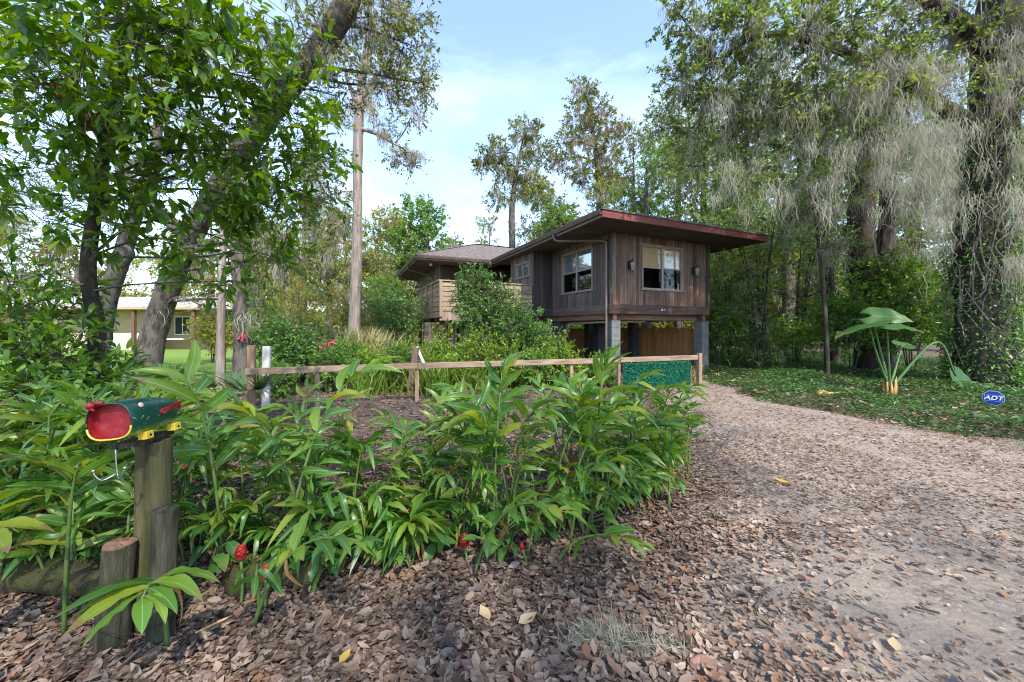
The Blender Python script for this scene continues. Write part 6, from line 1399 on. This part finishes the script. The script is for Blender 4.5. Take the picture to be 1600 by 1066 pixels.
EB_ = np.array([8.85, 8.7, 0.0]); ear = empty('elephant_ear', EB_); tag(ear, 'tall elephant ear plant with huge pale green leaves on the right bank', 'plant')
M['elephant'] = leaf_mat('elephant_ear_leaf', [(.045, .115, .03), (.055, .135, .035)], .45, .4, .4, midrib=(.2, .3, .11), vein=(42.0, .72, 1.25))
def ear_mesh(droop, fold, seed):
    rows, colsn = 12, 4; V, Fc = [], []; r = random.Random(seed)
    for sgn in (-1, 1):
        b0 = len(V)
        for i in range(rows + 1):
            x = -.32 + 1.32 * i / rows
            w = .46 * math.sqrt(max(0, 1 - ((x - .08) / .42) ** 2)) if x < .08 else .46 * (1 - ((x - .08) / .92) ** 1.5)
            w = max(w, .003); yi = min(w * .9, .02 + .16 * (-x / .32) ** .7) if x < 0 else 0.0
            for j in range(colsn + 1):
                y = yi + (w - yi) * j / colsn; z = .03 * math.sin(9 * x + 5 * y + seed) + fold * y - droop * (max(0, x) ** 2) - .25 * y * y + (.025 * math.sin(14 * x + seed) if j == colsn else 0); V.append((x, sgn * y, z))
        for i in range(rows):
            for j in range(colsn):
                a = b0 + i * (colsn + 1) + j; q = (a, a + colsn + 1, a + colsn + 2, a + 1); Fc.append(q if sgn > 0 else tuple(reversed(q)))
    me = mesh_arrays('elephant_leaf', V, Fc, True); me.materials.append(M['elephant']); return me
def ear_leaf(att, d, up, s, droop, fold, ctrl, seed, kink=.12):
    att = np.array(att); e_ = att - EB_; st_ = np.array([0, 0, .18]); P = spline([st_, st_ + (e_ - st_) * .5 + (np.array(ctrl) - EB_ - st_ - (e_ - st_) * .5) * kink, e_], 16); m = MB(); m.tube(P, np.linspace(.034, .013, 16), 8); m.build('stalk', M['elephant_stem'], ear, smooth=True); add_leaf(ear, EB_, [ear_mesh(droop, fold, seed)], att, d, up, s)
ear_leaf(at(1358, 508, 8.5), (-1, -.2, -.22), (-.2, .14, 1), 1.02, .10, .1, at(1352, 565, 8.6), 1)
ear_leaf(at(1362, 494, 8.9), (.4, -.45, .0), (-.05, -.85, .55), .68, .3, .12, at(1378, 555, 8.8), 2)
ear_leaf(at(1386, 512, 8.5), (.95, -.5, -.02), (-.2, -.3, 1), .62, .15, .3, at(1390, 560, 8.6), 3)
ear_leaf(at(1494, 588, 8.5), (.35, -.3, -.9), (.3, -.9, .5), .7, .2, .25, at(1462, 535, 8.6), 4, 1.0)
ear_leaf(at(1410, 540, 9.4), (.6, .2, .1), (0, -.5, 1), .5, .2, .2, at(1398, 575, 9), 5)
m = MB()
for k in range(9):
    a = k * .7; m.tube(spline([(math.cos(a) * .05, math.sin(a) * .05, 0), (math.cos(a) * .10, math.sin(a) * .10, .2), (math.cos(a) * .11, math.sin(a) * .11, .36 + .06 * (k % 3))], 6), [.04, .045, .035, .025, .015, .005], 6, True, .2)
m.build('husk', M['husk'], ear, smooth=True)
m = MB(); q = at(1300, 621, 7.9); m.tube(spline([q * (1, 1, 0) + (-.35, 0, .2), q * (1, 1, 0) + (0, 0, .22), q * (1, 1, 0) + (.9, .25, .2)], 12), [.02, .06, .08, .07, .05, .025, .02, .018, .015, .015, .012, .01], 7, True, .2); o = m.build('dead_ear_leaf', M['husk'], smooth=True); tag(o, 'withered yellow leaf lying on the ground cover left of the elephant ear', 'leaf')

SP = at(1552, 622, 6.9); sg = empty('yard_sign', (SP[0], SP[1], 0), -math.atan2(SP[0], SP[1])); tag(sg, 'small blue octagonal yard sign on a stake at the right edge', 'sign')
def octa(r, y0, y1, zc):
    c = [(r * math.cos(math.pi / 8 + k * math.pi / 4), r * math.sin(math.pi / 8 + k * math.pi / 4)) for k in range(8)]; m = MB(); m.add([(x, y0, zc + z) for x, z in c] + [(x, y1, zc + z) for x, z in c], [tuple(range(8)), tuple(range(15, 7, -1))] + [(k, k + 8, (k + 1) % 8 + 8, (k + 1) % 8) for k in range(8)]); return m
zc = SP[2]
octa(.142, -.006, .006, zc).build('rim', M['sign_rim'], sg); octa(.130, -.010, -.0065, zc).build('face', M['sign_blue'], sg)
m = MB(); m.box((-.012, .008, 0), (.012, .016, zc + .05)); m.build('stake', M['silver'], sg)
def text_part(txt, size, parent, loc, mat, shear=0.0, ext=.0015):
    cu = bpy.data.curves.new('lettering', 'FONT'); cu.body = txt; cu.size = size; cu.extrude = ext; cu.align_x = 'CENTER'; cu.align_y = 'CENTER'; cu.shear = shear; cu.offset = size * .025
    tmp = bpy.data.objects.new('tmp', cu); COL.objects.link(tmp); dg = bpy.context.evaluated_depsgraph_get(); me = bpy.data.meshes.new_from_object(tmp.evaluated_get(dg)); bpy.data.objects.remove(tmp)
    o = link_mesh('lettering', me, None, parent); me.materials.clear(); me.materials.append(mat); o.location = loc; o.rotation_euler = (math.radians(90), 0, 0); return o
lt = text_part('ADT', .105, sg, (.0, -.0125, zc), M['white'], .25)
m = MB()
for (a, b) in (((-.105, .052), (.105, .058)), ((-.105, -.058), (.105, -.052)), ((-.105, -.052), (-.099, .052)), ((.099, -.052), (.105, .052))): m.box((a[0], -.013, zc + a[1]), (b[0], -.0105, zc + b[1]))
m.build('border', M['sign_rim'], sg)

# ================================================================== mid-ground planting along the fence
BL_V = [(0, -.02, 0), (0, .02, 0), (.4, .018, .16), (.4, -.018, .16), (.75, .013, .2), (.75, -.013, .2), (1, 0, .14)]
BL_F = [(0, 1, 2), (0, 2, 3), (3, 2, 4), (3, 4, 5), (5, 4, 6)]
def grass_clump(name, label, c, r, n, L, mat, up=1.0, cat='grass', group=None, wide=1.0):
    c = np.array(c, float); P = c + RNG.normal(0, 1, (n, 3)) * (r, r, 0); a = RNG.uniform(0, 6.28, n); D_ = np.stack([np.cos(a) * .7, np.sin(a) * .7, up * RNG.uniform(.5, 1.4, n)], 1); S_ = (L * RNG.uniform(.6, 1.2, n))[:, None] * np.array([1, wide, 1])[None]
    root = empty(name, c); tag(root, label, cat, group); o = replicate('blades', BL_V, BL_F, frames(D_, .3), P - c, S_, M[mat], root); tag(o, kind='stuff'); return root
grass_clump('ornamental_grass', 'mounded tan ornamental grass left of the tall dark shrub', at(560, 590, 12.5) * (1, 1, 0), .45, 1500, 1.5, 'blade_tan', 1.3)
grass_clump('ornamental_grass', 'paler tan grass mound behind the leafy shrub', at(525, 590, 13) * (1, 1, 0), .4, 900, 1.25, 'blade_tan', 1.3)
for k, (px, py, L, mt, lab) in enumerate(((595, 585, 1.0, 'palmetto', 'blue-green strappy clump right of the tan grass'), (625, 590, .8, 'blade', 'green strappy clump left of the board stand'), (670, 622, .6, 'blade', 'strappy clump at the foot of the middle fence post'), (705, 612, .65, 'blade', 'strappy clump right of the middle fence post'), (745, 612, .6, 'blade', 'grassy clump under the rail left of centre'), (790, 607, .6, 'blade', 'grassy clump under the rail at centre'),
                                          (840, 606, .6, 'blade', 'grassy clump under the rail right of centre'), (880, 604, .6, 'blade_tan', 'dry grass clump beside the right fence post'), (915, 602, .6, 'blade', 'grassy clump left of the hedge mat'), (945, 600, .5, 'blade', 'grassy clump touching the hedge mat'), (600, 618, .55, 'blade', 'grassy clump between the left fence posts'), (560, 622, .5, 'blade', 'grassy clump near the second fence post'), (1085, 600, .4, 'blade_tan', 'dry tuft at the foot of the right end post'))):
    grass_clump('strappy_plant', lab, gp(px, py) + (0, .5, 0), .2, 190, L * 1.3, mt, 1.1, 'plant', 'strappy plants along the fence', 1.2)
for (px, py, L, lab) in ((265, 612, .75, 'dark palmetto fan at the foot of the leaning oak'), (395, 640, .8, 'silvery palmetto fan in front of the white post'), (340, 625, .6, 'small palmetto left of the fence end'), (440, 612, .6, 'palmetto fan beneath the rail near the white post')):
    c = gp(px, py); root = empty('palmetto', c); tag(root, lab, 'plant', 'palmettos on the left')
    for f in range(5):
        a0 = RNG.uniform(0, 6.28); hub = c + np.array([math.cos(a0) * .2, math.sin(a0) * .2, L * .5]); m = MB(); m.tube(spline([(0, 0, 0), (hub - c) * (.5, .5, .7), hub - c], 6), .008, 5); st = m.build('stalk', M['ginger_stem'], root)
        n = 20; an = np.linspace(-1.5, 1.5, n); fd = norm(np.array([math.cos(a0), math.sin(a0), .8])); sd = norm(np.cross(fd, (0, 0, 1))); D_ = fd * np.cos(an)[:, None] + sd * np.sin(an)[:, None]; o = replicate('fan', BL_V, BL_F, frames(D_, .1), np.tile(hub - c, (n, 1)), (L * RNG.uniform(.6, .8, n))[:, None] * np.array([1, 1.6, .4])[None], M['palmetto'], root)
# roses
rs = shrub('rose_bush', 'straggling rose bush with pink blooms behind the fence end', at(470, 530, 10.8), (1.1, .6, .8), 170, 'fresh', size=.07, tl=.35, stems=9)
rb = np.array(rs.location)
for (px, py, Z) in ((432, 521, 10.4), (523, 536, 10.6), (505, 546, 10.5), (378, 527, 9.2), (512, 540, 10.6), (463, 513, 10.8), (445, 515, 10.9), (500, 537, 10.7)):
    q = at(px, py, Z); n = 34; d = norm(RNG.normal(0, 1, (n, 3))); o = replicate('bloom', LEAF2_V, LEAF2_F, frames(d, 1), q - rb + d * .02, RNG.uniform(.07, .12, n) * (1, 1, 1)[0], M['pink'], rs)
# lawn grass where the lawn is nearest
n = 26000; y = RNG.uniform(9.3, 20, n); x = RNG.uniform(-1.55, -.55, n) * y; k = x < np.interp(y, [8.4, 9.4, 14, 20], [-8.2, -5.6, -6.2, -9.5]); x, y = x[k], y[k]; n = len(x); a = RNG.uniform(0, 6.28, n)
o = replicate('lawn_grass', BL_V, BL_F, frames(np.stack([np.cos(a) * .5, np.sin(a) * .5, np.ones(n)], 1), .3), np.stack([x, y, np.full(n, .004)], 1), RNG.uniform(.06, .13, n), M['lawn_blade']); tag(o, 'sunlit mown grass of the lawn at left', 'grass', kind='stuff')
print('objects', len(bpy.data.objects))
